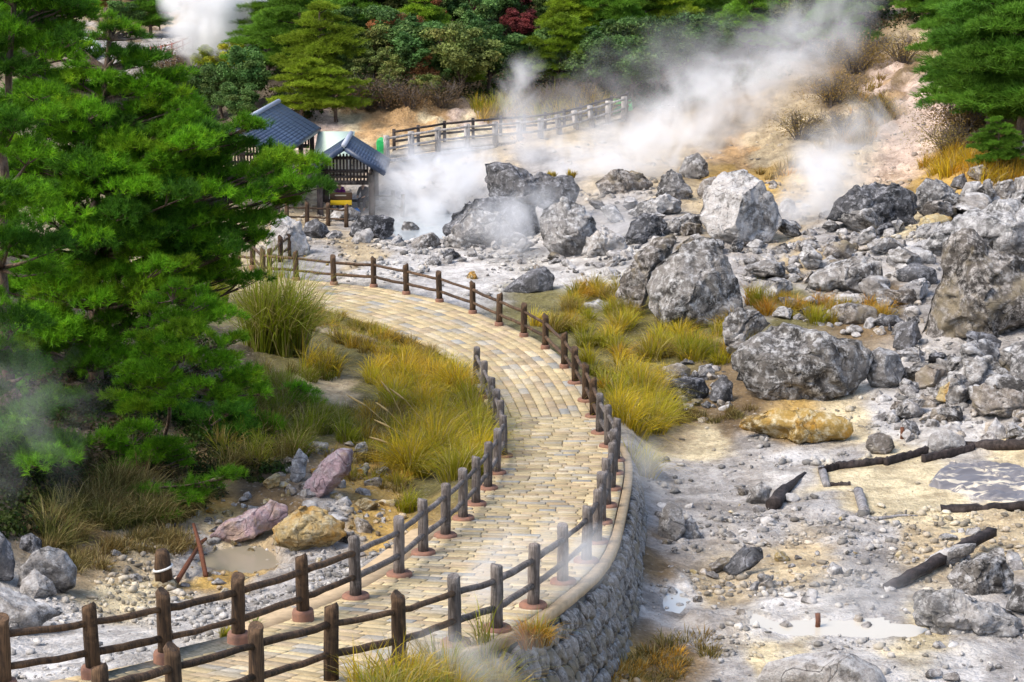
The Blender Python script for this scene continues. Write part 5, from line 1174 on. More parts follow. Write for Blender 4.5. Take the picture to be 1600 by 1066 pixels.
def pine_tree(name, label, base, pts, pads, cols, nl, nw, dens, seed, group=None, trunk_r=.16, nn=13, shade=1.0, split=None):
    """pads: list of (centre xyz, radius, thickness). pts: trunk points"""
    rs = np.random.RandomState(seed); root = empty(name, base, label, "tree", group); b0 = np.array(base, float)
    pts = resample(np.array(pts, float), 14); pts[1:-1, :2] += rs.randn(12, 2) * .05
    m = MB(); m.tube(pts - b0, np.linspace(trunk_r, trunk_r * .18, 14), 9, True, .2, seed)
    PP, DD, CC, LL = [], [], [], []
    for (c, r, th) in pads:
        c = np.array(c, float); j = np.argmin(np.linalg.norm((pts - c - [0, 0, -.35 * np.linalg.norm((c - pts.mean(0))[:2])]), axis=1)); j = min(j, 12)
        a = pts[j]; mid = (a + c) / 2 + [0, 0, -.06 * np.linalg.norm(c - a)]; L = np.linalg.norm(c - a)
        br = resample(np.array([a, mid, c + [0, 0, -th * .4]]), 6); m.tube(br - b0, np.linspace(max(.02, trunk_r * .32), .012, 6), 6, False)
        out = unit((c - a)[None])[0]
        for q in range(int(3 + 3 * r)):
            t = rs.rand() * 6.28; e = c + np.array([math.cos(t) * r * .8, math.sin(t) * r * .8, th * .1]); m.tube(np.array([br[4], (br[4] + e) / 2 + [0, 0, -.03], e]) - b0, [.018, .012, .006], 4, False)
        n = int(dens * r * r * 3.14 * (1 + .5 * th / r)); P, D = pad(c, r, th, out, max(n, 12), rs)
        k = cols[rs.randint(len(cols))]; up = np.clip((P[:, 2] - c[2]) / (th + 1e-6), -.5, 1)
        col = np.array(k)[None] * (rs.uniform(.7, 1.3, (len(P), 1))) * (1 + .35 * vnoise(P * 2.2, seed)[:, None]) * shade * rs.uniform(.8, 1.2)
        young = rs.rand(len(P)) < .12; col[young] = col[young] * [1.5, 1.3, 1.0]
        PP.append(P); DD.append(D); CC.append(col); LL.append(rs.uniform(.8, 1.2, len(P)) * nl)
    m.build("trunk", M_BARK, root, True)
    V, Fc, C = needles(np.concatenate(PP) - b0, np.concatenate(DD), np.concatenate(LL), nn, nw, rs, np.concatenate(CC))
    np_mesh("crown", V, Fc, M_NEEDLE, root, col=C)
    return root
def from_px(lst, D0, sub=5):
    """pads given as photo x, y, depth offset, radius in photo pixels, thickness factor"""
    out = []
    for x, y, dd, r, *k in lst:
        p = at_d(x, y, D0 + dd); R = r / px_m(p); rr_ = np.random.RandomState(int(x * 7 + y * 13) % 99991)
        if r < 24: out.append((p, R, .6 * R)); continue
        for q in range(sub):
            a = rr_.rand() * 6.28; d = R * rr_.uniform(.2, .85); r2 = R * rr_.uniform(.34, .6)
            out.append((p + [math.cos(a) * d, math.sin(a) * d, R * rr_.uniform(-.42, .42) * (.5 if k else 1)], r2, r2 * rr_.uniform(.4, .75)))
    return out
# the big dark pine, its leader and its left-hand neighbour
rsp = np.random.RandomState(21)
g = G(150, 600); DA = g[1]
PA = [(455,262,0,58),(492,262,0,26),(415,290,-.5,62),(385,325,-.8,58),(430,318,0,45),(345,352,-1,66),(300,320,-1.6,72),(372,208,.8,48),(398,190,.8,26),(330,235,.6,66),(290,190,.8,60),(262,150,.5,60),(222,112,.3,55),(190,78,0,42),(165,48,0,34),(205,52,.2,24),(150,22,0,14),(172,26,0,12),(128,112,-.4,52),(215,215,-1,80),(160,268,-1.8,84),(250,290,-2.2,80),(105,195,-1.4,72),(180,350,-2.4,84),(270,395,-2,70),(320,385,-1.5,50),(245,445,-1.6,66),(185,430,-2.4,80),(100,330,-2.6,84),(95,430,-2.6,84),(150,160,.8,60),(60,160,1.5,60),(345,300,1.2,60),(300,270,1.5,70),(250,230,2,70),(200,300,2.2,80),(120,260,2,80),(240,370,1.5,70),(140,390,1.5,80),(60,260,2.4,80),(350,395,-1,20),(240,500,1,60),(110,508,-3.2,84,.3),(160,520,-2.6,50),(60,520,-2.6,60),(280,330,.6,60),(215,165,1,60),(420,250,.8,40)]
PA += [(rsp.uniform(20, 330), rsp.uniform(150, 430), rsp.uniform(-2.4, 2.5), rsp.uniform(40, 66)) for _ in range(46)]
PA += [(60,110,.4,56),(100,140,0,60),(30,90,.5,60),(230,150,.4,50),(180,130,.2,56),(110,70,.6,46),(70,60,.5,50),(300,215,.5,50),(40,500,.5,80),(120,470,.6,80),(200,480,.4,70),(290,440,.5,56),(80,560,.8,80),(170,560,.8,60),(10,440,0,80),(330,400,.4,46),(20,600,1,80),(360,430,-.3,44),(300,420,-1,56),(390,370,0,46),(210,400,-3,80),(40,540,-3,80),(130,560,-2.6,70),(60,620,-3,70),(140,650,-2.6,60),(20,740,-3.5,70),(110,720,-3,60),(230,620,-1,46),(260,130,.6,40),(20,40,.5,60),(240,560,1.2,50),(130,620,1.2,60),(300,480,1,40)]
trk = [g - [0, 0, .3], at_d(150, 470, DA), at_d(150, 330, DA), at_d(168, 120, DA), at_d(164, 12, DA)]
GP = [GREENS[0], GREENS[1], GREENS[1], GREENS[3], GREENS[2]]
pine_tree("pine_tree", "huge spreading pine filling the frame edge beside the path, its boughs reaching over the shelters", g, trk, from_px(PA, DA), GP, .18, .016, 120, 31, "pines on the bank below the path", .22, 15)
g = G(20, 690); DB = g[1] - .5
PB = [(30,20,0,70),(90,30,.5,60),(-20,60,0,80),(60,70,-.5,66),(10,130,-1,80),(-40,200,-1,90),(40,210,-1.5,70),(-10,300,-2,90),(20,400,-2,80),(-30,480,-2,90),(110,60,.6,40),(60,-20,.6,70),(0,-60,0,80),(120,0,.8,40),(-10,560,-1.5,70),(45,640,-2.6,60,.35),(20,690,-2.8,90,.35),(75,690,-2.4,50,.35),(-20,640,-2,80)]
pine_tree("pine_tree", "second pine cut by the frame edge with a low bough hanging over the stream", g, [g - [0, 0, .3], at_d(0, 500, DB), at_d(5, 200, DB), at_d(30, -90, DB)], from_px(PB, DB), [GREENS[0], GREENS[1], GREENS[2]], .18, .016, 120, 32, "pines on the bank below the path", .2, 15)
g = G(262, 690); DC = g[1]
PC = [(275,452,0,26),(300,470,.2,36),(250,490,0,40),(325,500,-.2,44),(280,510,-.4,50),(355,545,0,46),(230,540,-.2,44),(310,555,-.6,56),(375,590,0,36),(330,600,-.5,50),(265,590,-.6,50),(215,585,0,40),(345,480,.3,24),(240,630,-.4,44),(195,610,0,36),(385,600,-.1,30)]
DC -= 2.5
pine_tree("young_pine", "young bright green pine with a thin bare lower trunk in the middle of the bank", g, [g - [0, 0, .2], at_d(266, 600, DC), at_d(278, 440, DC)], from_px(PC, DC), [GREENS[1], GREENS[1], GREENS[3]], .17, .014, 150, 33, None, .06, 14)
for lab, gx, gyy, lst, cc in (("low pine shrub below the young pine with rounded bright pads", 215, 735, [(205,690,0,48),(180,680,0,32),(240,700,-.3,40),(285,712,0,30),(215,725,-.4,44)], GREENS[1]),
    ("lowest creeping pine shrub at the edge of the stream bank", 240, 800, [(190,790,0,36),(235,785,-.3,44),(280,775,0,36),(320,765,.2,36),(350,745,.3,28),(210,770,0,40),(160,800,0,26)], GREENS[0]),
    ("tiny pine seedling on the sandy slope", 470, 640, [(462,605,0,16),(480,612,0,18),(470,625,-.2,20),(492,628,0,14),(455,622,0,12)], GREENS[1]),
    ("leafy green pine shrub between the young pine and the brown grass", 400, 680, [(385,650,0,40),(420,665,0,36),(400,690,-.2,44),(440,690,0,26),(365,690,-.2,36)], GREENS[1]),
    ("dark pine shrub in the gloom behind the young pine", 330, 690, [(330,660,.4,50),(380,670,.6,44),(290,650,.6,50),(350,700,0,46),(400,710,.2,36)], GREENS[2])):
    g = G(gx, gyy); pine_tree("pine_shrub", lab, g, [g - [0, 0, .1], g + [0, 0, .4], g + [0.05, 0, .8]], from_px(lst, g[1] + .2), [cc, cc * 1.15], .17, .014, 140, 40 + gx, None, .04, 14)

# hillside trees: a few shapes, shared by copies
def tree_pine_mesh(seed, hgt=5.0):
    rs = np.random.RandomState(seed); pads = []
    for k in range(26):
        t = (k + .5) / 26; z = hgt * (.22 + .76 * t) + rs.randn() * .12; rr = math.sqrt(max(.02, 1 - (1.05 * t) ** 2 if t < .95 else .02)) * hgt * rs.uniform(.2, .36) + .15; a = k * 2.4 + rs.rand(); r = rs.uniform(.45, 1.0) * (1.0 - .35 * t)
        pads.append((np.array([math.cos(a) * rr * rs.uniform(.4, 1), math.sin(a) * rr * rs.uniform(.4, 1), z]), r, r * rs.uniform(.35, .6)))
    pads.append((np.array([0, 0, hgt]), .35, .25))
    m = MB(); pts = np.stack([rs.randn(8) * .05, rs.randn(8) * .05, np.linspace(-.4, hgt, 8)], 1); m.tube(pts, np.linspace(.13, .03, 8), 7); PP, DD, CC = [], [], []
    for c, r, th in pads:
        m.tube(np.array([[0, 0, c[2] - .3], c * [.5, .5, 1] - [0, 0, .15], c]), [.04, .03, .01], 4, False); P, D = pad(c, r, th, unit(c[None] * [1, 1, 0])[0], int(150 * r * r * 3.14) + 20, rs); PP.append(P); DD.append(D)
        CC.append(np.full((len(P), 3), 1.0) * rs.uniform(.65, 1.3) * rs.uniform(.8, 1.2, (len(P), 1)))
    V, Fc, C = needles(np.concatenate(PP), np.concatenate(DD), np.full(sum(map(len, PP)), .22), 11, .024, rs, np.concatenate(CC) * .4)
    o = np_mesh("crown", V, Fc, M_LEAF, col=C * 2.5); me = o.data; bpy.data.objects.remove(o); t = m.build("trunk", M_BARK, None, True); mt = t.data; bpy.data.objects.remove(t); return me, mt
def leaves(P, N, size, rs, col):
    m = len(P); d = unit(N + .8 * rs.randn(m, 3)); u = unit(np.cross(d, rs.randn(m, 3))); w = np.cross(d, u); s = size * rs.uniform(.6, 1.25, m)[:, None]
    V = np.stack([P - u * s, P + w * s * .55, P + u * s, P - w * s * .55], 1).reshape(-1, 3); C = np.repeat(col, 4, 0); return V, np.arange(m * 4).reshape(-1, 4), C
def tree_broad_mesh(seed, hgt=4.2, nlump=64, leaf=.085, nleaf=22000):
    rs = np.random.RandomState(seed); cen = []; rad = []
    for b_ in range(13):                       # limbs that carry the leaf clusters
        a = b_ * 2.4 + rs.rand(); top = hgt * rs.uniform(.5, 1.0); reach = hgt * rs.uniform(.18, .46) * (1.25 - .6 * top / hgt)
        for q in range(nlump // 9):
            t = rs.uniform(.35, 1.05); cen.append((math.cos(a) * reach * t + rs.randn() * .16, math.sin(a) * reach * t + rs.randn() * .16, hgt * .22 + (top - hgt * .22) * t ** .8 + rs.randn() * .14)); rad.append(rs.uniform(.14, .44))
    nlump = len(cen)
    cen = np.array(cen); rad = np.array(rad); m = MB(); pts = np.stack([rs.randn(6) * .06, rs.randn(6) * .06, np.linspace(-.4, hgt * .7, 6)], 1); m.tube(pts, np.linspace(.12, .04, 6), 7)
    for c in cen[::3]: m.tube(np.array([[0, 0, c[2] * .5], c * [.5, .5, .8], c]), [.05, .03, .012], 5, False)
    pick = rs.randint(nlump, size=nleaf); n = unit(rs.randn(nleaf, 3) + [0, 0, .45]); P = cen[pick] + n * (rad[pick] * rs.uniform(.3, 1.3, nleaf))[:, None] * [1.1, 1.1, .75]
    lum = rs.uniform(.6, 1.35, nlump)[pick] * rs.uniform(.7, 1.3, nleaf); hue = rs.uniform(.85, 1.2, nlump)[pick]
    V, Fc, C = leaves(P, n, leaf, rs, np.stack([lum * hue, lum, lum * .9], 1)); o = np_mesh("crown", V, Fc, M_LEAF, col=C); me = o.data; bpy.data.objects.remove(o); t = m.build("trunk", M_BARK, None, True); mt = t.data; bpy.data.objects.remove(t); return me, mt
def scrub_mesh(seed, hgt=1.8):
    rs = np.random.RandomState(seed); m = MB()
    for k in range(46):
        a = rs.rand() * 6.28; r = rs.uniform(.4, 1.5); e = np.array([math.cos(a) * r, math.sin(a) * r, hgt * rs.uniform(.5, 1)]); mid = e * [.45, .45, .6] + rs.randn(3) * .1; m.tube(np.array([[math.cos(a) * .15, math.sin(a) * .15, -.1], mid, e]), [.03, .02, .008], 4, False)
        for q in range(4):
            t = rs.uniform(.4, 1); s = mid + (e - mid) * t; m.tube(np.array([s, s + rs.randn(3) * .25 + [0, 0, .2]]), [.014, .005], 3, False)
    t = m.build("trunk", M_TWIG, None, True); mt = t.data; bpy.data.objects.remove(t); n = 2600; P = rs.randn(n, 3) * [.8, .8, .42] + [0, 0, hgt * .55]; lum = rs.uniform(.5, 1.4, n)
    V, Fc, C = leaves(P, rs.randn(n, 3), .045, rs, np.stack([lum] * 3, 1)); o = np_mesh("crown", V, Fc, M_LEAF, col=C); me = o.data; bpy.data.objects.remove(o); return me, mt
TM = {'p': [tree_pine_mesh(k) for k in (1, 2, 3)], 'b': [tree_broad_mesh(k) for k in (11, 12, 13)], 's': [scrub_mesh(k) for k in (21, 22)]}
TH = {'p': 5.3, 'b': 4.2, 's': 1.8}
KIND = {  # short code: shape, colour, name, category, label, group
 'Y': ('p', (.21, .31, .022), "pine_tree", "yellow-green layered pine growing on the wooded slope", "bright pines on the wooded slope"),
 'G': ('p', (.13, .26, .024), "pine_tree", "fresh green layered pine on the wooded slope", "green pines on the wooded slope"),
 'K': ('p', (.085, .205, .02), "pine_tree", "deep green pine in the stand beside the pink scree", "pines beside the pink scree"),
 'D': ('b', (.085, .155, .045), "broadleaf_tree", "dark evergreen tree with a rounded crown on the wooded slope", "dark evergreens on the wooded slope"),
 'O': ('b', (.17, .20, .06), "broadleaf_tree", "dull olive rounded tree on the wooded slope", "olive trees on the wooded slope"),
 'V': ('b', (.28, .30, .025), "broadleaf_tree", "yellow-olive bushy tree beside the white steam cloud", "yellow-olive trees beside the steam cloud"),
 'R': ('b', (.26, .12, .055), "broadleaf_tree", "rust-brown autumn tree on the wooded slope", "rusty trees on the wooded slope"),
 'M': ('b', (.15, .04, .045), "maple_tree", "dark maroon maple high on the wooded slope", "maroon maples on the wooded slope"),
 'S': ('s', (.15, .10, .05), "bare_shrub", "tangle of bare brown shrub above the clay bank", "bare shrubs above the clay bank"),
 'T': ('s', (.26, .19, .06), "dry_shrub", "dry yellowish shrub on the steaming scree", "dry shrubs on the scree")}
TREES = [  # code, photo x, base y, height in photo pixels
 ('G',432,95,130),('G',470,130,165),('Y',500,150,150),('Y',470,195,110),('Y',525,190,90),('G',548,85,140),('G',590,60,130),('Y',620,55,120),('G',510,70,140),('G',575,20,120),('Y',660,10,110),('G',520,-10,130),('G',450,20,120),
 ('O',590,140,105),('O',625,150,80),('O',560,155,70),('D',545,150,70),('R',640,128,105),('R',668,80,85),('R',655,150,75),('D',700,70,100),('O',720,160,120),('D',695,150,70),('D',765,150,115),('D',745,90,95),('M',726,62,72),('D',775,60,110),('M',798,40,75),('M',815,70,60),('D',830,150,110),('D',690,20,90),('D',760,10,110),('D',850,20,100),('O',640,40,70),
 ('Y',870,150,130),('Y',910,105,125),('G',960,100,140),('D',930,160,110),('D',985,165,110),('D',1030,150,120),('G',1010,80,130),('Y',1060,80,110),('D',1070,130,110),('G',1110,60,130),('G',1165,95,130),('D',1130,110,90),('G',1220,60,120),('G',1270,40,110),('D',1090,30,120),('G',1180,10,120),('D',1320,55,100),('D',1370,40,90),('G',1440,40,90),('D',900,40,110),('G',960,20,130),('D',1240,5,110),('G',1330,0,110),
 ('V',340,135,70),('V',375,130,65),('D',395,175,110),('D',345,190,90),('D',375,205,80),('D',310,180,80),('G',418,130,110),('O',410,90,50),('D',290,205,90),('S',275,130,55),('S',300,125,50),
 ('K',1545,215,250),('K',1590,245,270),('K',1510,200,160),('K',1570,130,220),('K',1620,190,260),('K',1500,130,150),('K',1535,60,150),('K',1600,60,170),('G',1560,270,90),('K',1480,70,110),('K',1660,230,280),
 ('S',600,168,48),('S',640,172,42),('S',690,168,42),('S',565,172,45),('O',615,160,55),('O',665,165,50),('Y',580,172,50),('S',615,135,60),('S',690,130,60),('S',850,185,50),('S',905,175,45),
 ('T',1300,165,50),('T',1335,115,60),('T',1370,190,40),('T',1320,215,40),('T',1500,215,60),('T',1480,245,50),('T',1410,100,45),('T',1250,220,45),
 ('D',70,20,60),('D',220,-10,60),('D',130,-30,90),('D',20,-10,80),('R',150,30,50),('R',250,50,50),('D',190,10,60),('G',200,0,70)]
rs = np.random.RandomState(50)
for _ in range(64):
    x = rs.uniform(430, 1320); y = rs.uniform(-30, 150 if x < 900 else (150 if x < 1060 else 100)); c = rs.choice(list('GGYDDOORRGM')) if x < 860 else rs.choice(list('GGYDDGO'))
    if c == 'M' and y > 70: c = 'R'
    TREES.append((c, x, y, rs.uniform(70, 125)))
TREES += [('G',235,60,90),('D',60,60,90),('G',10,90,110),('D',190,60,60)]
rs = np.random.RandomState(51)
for code, x, y, h in TREES:
    shp, colr, nm, lab, grp = KIND[code]; g = G(x, y); me, mt = TM[shp][rs.randint(len(TM[shp]))]; s = h / px_m(g) / TH[shp]
    r = bpy.data.objects.new(nm, None); r.location = g; r.rotation_euler = (0, 0, rs.rand() * 6.28); kx_ = 1.3 if shp == 'p' else 1.1; r.scale = (s * kx_ * rs.uniform(.9, 1.25), s * kx_ * rs.uniform(.9, 1.25), s); r.rotation_euler = (rs.uniform(-.09, .09), rs.uniform(-.09, .09), r.rotation_euler[2]); link(r)
    if y < -5 and code == 'R': lab = lab
    tag(r, lab, "shrub" if shp == 's' else "tree", grp)
    for n_, d_ in (("crown", me), ("trunk", mt)):
        c = bpy.data.objects.new(n_, d_); link(c, r); v = rs.uniform(.8, 1.2); c.color = (colr[0] * v * rs.uniform(.9, 1.12), colr[1] * v, colr[2] * v, 1)
# undergrowth of the wood: one mass
def undergrowth(name, label, polys, n, cols, size, hmax, seed):
    rs = np.random.RandomState(seed); P, C = [], []
    for poly in polys:
        poly = np.array(poly, float); lo, hi = poly.min(0), poly.max(0); k = 0
        while k < n // len(polys):
            q = lo + rs.rand(2) * (hi - lo); c = False
            for a, b in zip(poly, np.roll(poly, -1, 0)):
                if (a[1] > q[1]) != (b[1] > q[1]) and q[0] < (b[0] - a[0]) * (q[1] - a[1]) / (b[1] - a[1]) + a[0]: c = not c
            if not c: continue
            g = G(*q); r = rs.uniform(.3, .8) * hmax; m = 110; d = unit(rs.randn(m, 3) + [0, 0, .5]); P.append(g + d * r * rs.uniform(.6, 1.05, (m, 1)) * [1.2, 1.2, .9]); cc = np.array(cols[rs.randint(len(cols))]) * rs.uniform(.6, 1.3); C.append(np.tile(cc, (m, 1)) * rs.uniform(.7, 1.3, (m, 1))); k += 1
    P = np.concatenate(P); V, Fc, Cc = leaves(P, rs.randn(len(P), 3) + [0, 0, .6], size, rs, np.concatenate(C)); o = np_mesh(name, V, Fc, M_GRASS, col=Cc); tag(o, label, "undergrowth", kind="stuff")
undergrowth("undergrowth", "dense dark undergrowth covering the wooded slope between the trees", [[(420,200),(440,60),(700,-40),(900,-40),(900,150),(740,155),(640,160),(560,170)],[(900,-40),(1460,-60),(1440,40),(1330,70),(1230,110),(1100,170),(880,180)]], 1500, [(.045,.09,.02),(.07,.11,.025),(.12,.09,.04),(.08,.06,.03),(.05,.08,.03)], .10, 1.1, 71)
undergrowth("undergrowth", "dark undergrowth in the gloom beneath the big pine", [[(-60,840),(-40,520),(260,440),(420,640),(440,740),(300,800),(120,800),(60,850)]], 620, [(.03,.06,.012),(.05,.07,.015),(.07,.055,.025),(.035,.05,.012)], .055, .55, 72)

# ------------------------------------------------------------------ grass
def blades(P, L, lean, w, rs, col, droop=.9, seg=3):
    """grass blades as tapered strips; P (m,3) roots, lean (m,2) horizontal lean"""
    m = len(P); a = rs.rand(m) * 6.28; side = np.stack([np.cos(a), np.sin(a), np.zeros(m)], 1); V = []
    for k in range(seg + 1):
        t = k / seg; q = P.copy(); q[:, 2] += L * (t - droop * .62 * t ** 2.6 * np.linalg.norm(lean, axis=1)); q[:, :2] += lean * (L * t ** 1.8)[:, None]
        ww = w * (1 - t ** 1.6) * .5
        V.append((q - side * ww[:, None] if np.ndim(ww) else q - side * ww)); V.append((q + side * ww[:, None] if np.ndim(ww) else q + side * ww))
    V = np.stack(V, 1); n = 2 * (seg + 1); o = (np.arange(m) * n)[:, None]
    Q = np.concatenate([o + np.array([[2 * k, 2 * k + 1, 2 * k + 3, 2 * k + 2]]) for k in range(seg)])
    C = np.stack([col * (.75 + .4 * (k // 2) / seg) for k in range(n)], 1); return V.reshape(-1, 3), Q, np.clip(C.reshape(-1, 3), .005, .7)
YG = [(.58,.41,.02),(.42,.36,.02),(.64,.44,.03),(.27,.29,.018),(.58,.35,.03)]
GG = [(.18,.25,.018),(.23,.28,.020),(.32,.31,.025)]
OR = [(.56,.29,.03),(.46,.31,.03),(.52,.22,.035),(.32,.28,.025)]
ST = [(.42,.34,.15),(.36,.29,.12)]
BR = [(.18,.12,.045),(.22,.15,.05),(.15,.13,.04)]
def clump_arrays(g, r, h, n, cols, rs, w=.013, splay=.75, wind=(.12, 0)):
    a = rs.rand(n) * 6.28; q = rs.rand(n) ** .7; wind = np.array(wind) + rs.randn(2) * .22; P = np.stack([np.cos(a) * q * r * .55, np.sin(a) * q * r * .55, np.zeros(n)], 1) + g
    P[:, 2] = height(P[:, 0], P[:, 1]) - .03 if r > .35 else g[2] - .02
    lean = np.stack([np.cos(a), np.sin(a)], 1) * (q * splay * rs.uniform(.5, 1.3, n))[:, None] + rs.randn(n, 2) * .24 + np.array(wind)
    c0 = np.array(cols[rs.randint(len(cols))]); col = .75 * c0 * rs.uniform(.55, 1.25) + .25 * np.array(cols)[rs.randint(len(cols), size=n)]; dry = rs.rand(n) < .18; col[dry] = np.array(ST)[rs.randint(2, size=dry.sum())]
    return blades(P, h * rs.uniform(.55, 1.12, n), lean, w * rs.uniform(.7, 1.4, n), rs, col * rs.uniform(.7, 1.25, (n, 1)))
def grass_bank(label, poly, n, h, r, nb, cols, seed, w=.019, splay=.75, wind=(.12, 0), avoid=True):
    rs = np.random.RandomState(seed); poly = np.array(poly, float); lo, hi = poly.min(0), poly.max(0); Vs, Qs, Cs, k, off, tries = [], [], [], 0, 0, 0
    while k < n and tries < n * 40:
        tries += 1; q = lo + rs.rand(2) * (hi - lo); c = False
        for a, b in zip(poly, np.roll(poly, -1, 0)):
            if (a[1] > q[1]) != (b[1] > q[1]) and q[0] < (b[0] - a[0]) * (q[1] - a[1]) / (b[1] - a[1]) + a[0]: c = not c
        if not c: continue
        g = G(*q)
        if avoid:
            i, o_ = path_q(g[None, :2]); ov = (o_[0] - WR[i[0]]) if o_[0] > 0 else (-o_[0] - WL[i[0]])
            if ov < .28: continue
        s = rs.uniform(.7, 1.25); V, Q, C = clump_arrays(g, r * s, h * s * rs.uniform(.8, 1.2), nb, cols, rs, w, splay, wind); Vs.append(V); Qs.append(Q + off); Cs.append(C); off += len(V); k += 1
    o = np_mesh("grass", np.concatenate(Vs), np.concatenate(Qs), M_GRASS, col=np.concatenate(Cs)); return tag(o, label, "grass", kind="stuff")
def tussock(label, x, y, wpx, hpx, cols, seed, n=420, dD=None, w=.015, splay=.7, name="grass_tussock", z=None):
    g = G(x, y) if dD is None else at_d(x, y, dD)
    k = px_m(g); rs = np.random.RandomState(seed); r = wpx / 2 / k; h = hpx / k; m = max(1, int(n / 60)); Vs, Qs, Cs, off = [], [], [], 0
    for j in range(m):
        a = rs.rand() * 6.28; q = math.sqrt(rs.rand()) * r * .62; c = g + [math.cos(a) * q, math.sin(a) * q * .7, 0]
        if dD is None: c[2] = float(height(c[0], c[1]))
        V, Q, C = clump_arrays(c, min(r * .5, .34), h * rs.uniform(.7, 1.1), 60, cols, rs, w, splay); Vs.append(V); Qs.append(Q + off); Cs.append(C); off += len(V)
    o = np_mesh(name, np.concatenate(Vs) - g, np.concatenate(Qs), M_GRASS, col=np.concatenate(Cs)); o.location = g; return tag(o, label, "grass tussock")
grass_bank("yellow-green grass on the bank between the path fence and the boulders", [(795,470),(860,452),(960,450),(1010,500),(1080,500),(1150,500),(1140,570),(1060,575),(1020,600),(1042,650),(1000,668),(965,650),(930,590),(890,540),(830,505)], 84, .85, .46, 190, YG + GG[1:] + OR[:1] + BR[1:2], 1, splay=.95)
grass_bank("long yellow grass hanging down the bank beside the retaining wall top", [(940,600),(1010,600),(1046,650),(1020,680),(975,670)], 40, 1.1, .6, 150, YG, 2, splay=1.0)
grass_bank("yellow grass mound along the inner bend of the path", [(575,600),(620,562),(700,548),(755,575),(770,640),(700,645),(640,650),(580,645)], 36, .95, .52, 200, YG + GG[2:], 3, splay=1.0)
grass_bank("bright long grass mound above the stream beside the path fence", [(610,720),(640,670),(720,650),(775,660),(770,700),(740,745),(690,755),(640,745)], 32, 1.2, .58, 230, [YG[0], YG[1], YG[2], GG[2], YG[3]], 4, splay=1.0)
grass_bank("brownish grass in the hollow between the two yellow mounds", [(540,640),(620,640),(650,670),(610,700),(560,690)], 26, .6, .45, 90, [BR[0], BR[1], YG[4], GG[2]], 16)
grass_bank("mixed brown and green grass on the bank below the tall reeds", [(370,620),(450,600),(490,650),(520,690),(470,720),(420,740),(350,750),(320,710)], 58, .85, .5, 110, [GG[0], GG[1], BR[0], YG[3], BR[1]], 5)
grass_bank("tufted green and brown grass on the slope beside the tall reeds", [(400,570),(470,575),(520,560),(540,585),(480,600),(470,640),(540,650),(560,700),(520,690),(480,640),(400,600)], 46, .6, .42, 100, [GG[0], GG[2], BR[1], YG[3]], 17)
grass_bank("sparse dry grass over the stained bank", [(500,700),(600,690),(640,770),(620,820),(560,760),(480,720)], 26, .45, .35, 70, [BR[0], YG[4], BR[1], GG[2]], 18)
grass_bank("dull grass along the stream edge under the pines", [(60,850),(100,790),(200,760),(320,790),(280,815),(160,830),(80,870)], 60, .8, .5, 110, [BR[0], (.12,.13,.03), (.20,.19,.06)], 6)
grass_bank("low golden grass fringing the far curve of the path", [(480,470),(560,500),(640,528),(700,556),(660,570),(580,560),(500,520),(450,490)], 84, .55, .4, 100, [YG[0], BR[0], YG[4], BR[1], GG[2]], 7)
grass_bank("low brown grass fringe on the stream bank", [(110,885),(200,845),(300,835),(300,862),(200,880),(120,905)], 46, .42, .4, 80, BR, 8)
grass_bank("straw and green grass at the lower frame edge beside the path", [(560,1085),(600,1040),(690,1010),(790,1000),(830,1050),(760,1110),(600,1130)], 46, .75, .42, 110, [YG[0], ST[1], OR[1], GG[1]], 9)
grass_bank("orange and yellow grass among the terrace rocks", [(1170,460),(1240,460),(1300,480),(1400,480),(1400,500),(1290,505),(1190,490)], 42, .6, .4, 90, OR, 10)
grass_bank("golden grass at the foot of the pink scree", [(1440,262),(1480,245),(1560,250),(1640,270),(1640,290),(1540,285),(1460,275)], 60, .95, .7, 80, [OR[0], OR[1], YG[0]], 11, w=.03)
grass_bank("yellow reed grass above the clay bank", [(730,180),(790,165),(850,175),(940,168),(960,180),(880,190),(760,195)], 60, 1.3, .7, 80, [YG[0], YG[3], YG[4], BR[1]], 12, w=.035, splay=.4)
grass_bank("dry orange grass scattered over the steaming slope", [(1100,290),(1180,275),(1250,255),(1300,215),(1340,140),(1380,110),(1400,190),(1320,250),(1240,285)], 70, .7, .5, 60, [OR[0], BR[1], OR[1], BR[0]], 13, w=.03)
grass_bank("brownish dry grass at the foot of the split boulder", [(1010,640),(1130,632),(1200,640),(1140,660),(1050,665)], 26, .3, .4, 70, BR, 14)
grass_bank("rusty dead grass under the retaining wall", [(930,1066),(990,1010),(1100,1000),(1120,1030),(1040,1070)], 34, .28, .4, 80, [BR[0], OR[0], BR[2]], 15)
tussock("tall green-yellow reed clump standing beside the path beyond the big pine", 430, 550, 150, 185, [GG[0], GG[1], YG[3], ST[1]], 61, 1900, w=.03, splay=.55, name="reed_clump")
tussock("shorter yellow reed clump leaning against the tall one", 500, 585, 80, 75, [YG[3], YG[0], BR[1]], 62, 520, w=.02, name="reed_clump")
tussock("sparse green reed stalks beside the path behind the pine bough", 345, 475, 90, 95, [GG[0], GG[1], YG[3]], 63, 420, w=.02, splay=.25, name="reed_clump")
tussock("rounded green-yellow tussock at the foot of the tall pointed boulder", 1095, 560, 92, 72, [YG[1], YG[3], GG[1]], 64, 620)
tussock("russet tussock just right of the tall pointed boulder", 1180, 478, 44, 58, [OR[0], OR[2], YG[3]], 65, 320)
tussock("bright green-yellow tussock growing on the side of the rounded grey boulder", 1165, 545, 56, 46, [YG[1], GG[1], YG[0]], 66, 320, dD=float(G(1160, 565)[1]) + .1)
tussock("golden tussock above the split boulder", 1285, 506, 62, 46, [YG[0], OR[1], YG[3]], 67, 320)
tussock("small orange tussock by the leaning boulder", 1378, 500, 46, 40, [OR[0], OR[1]], 68, 240)
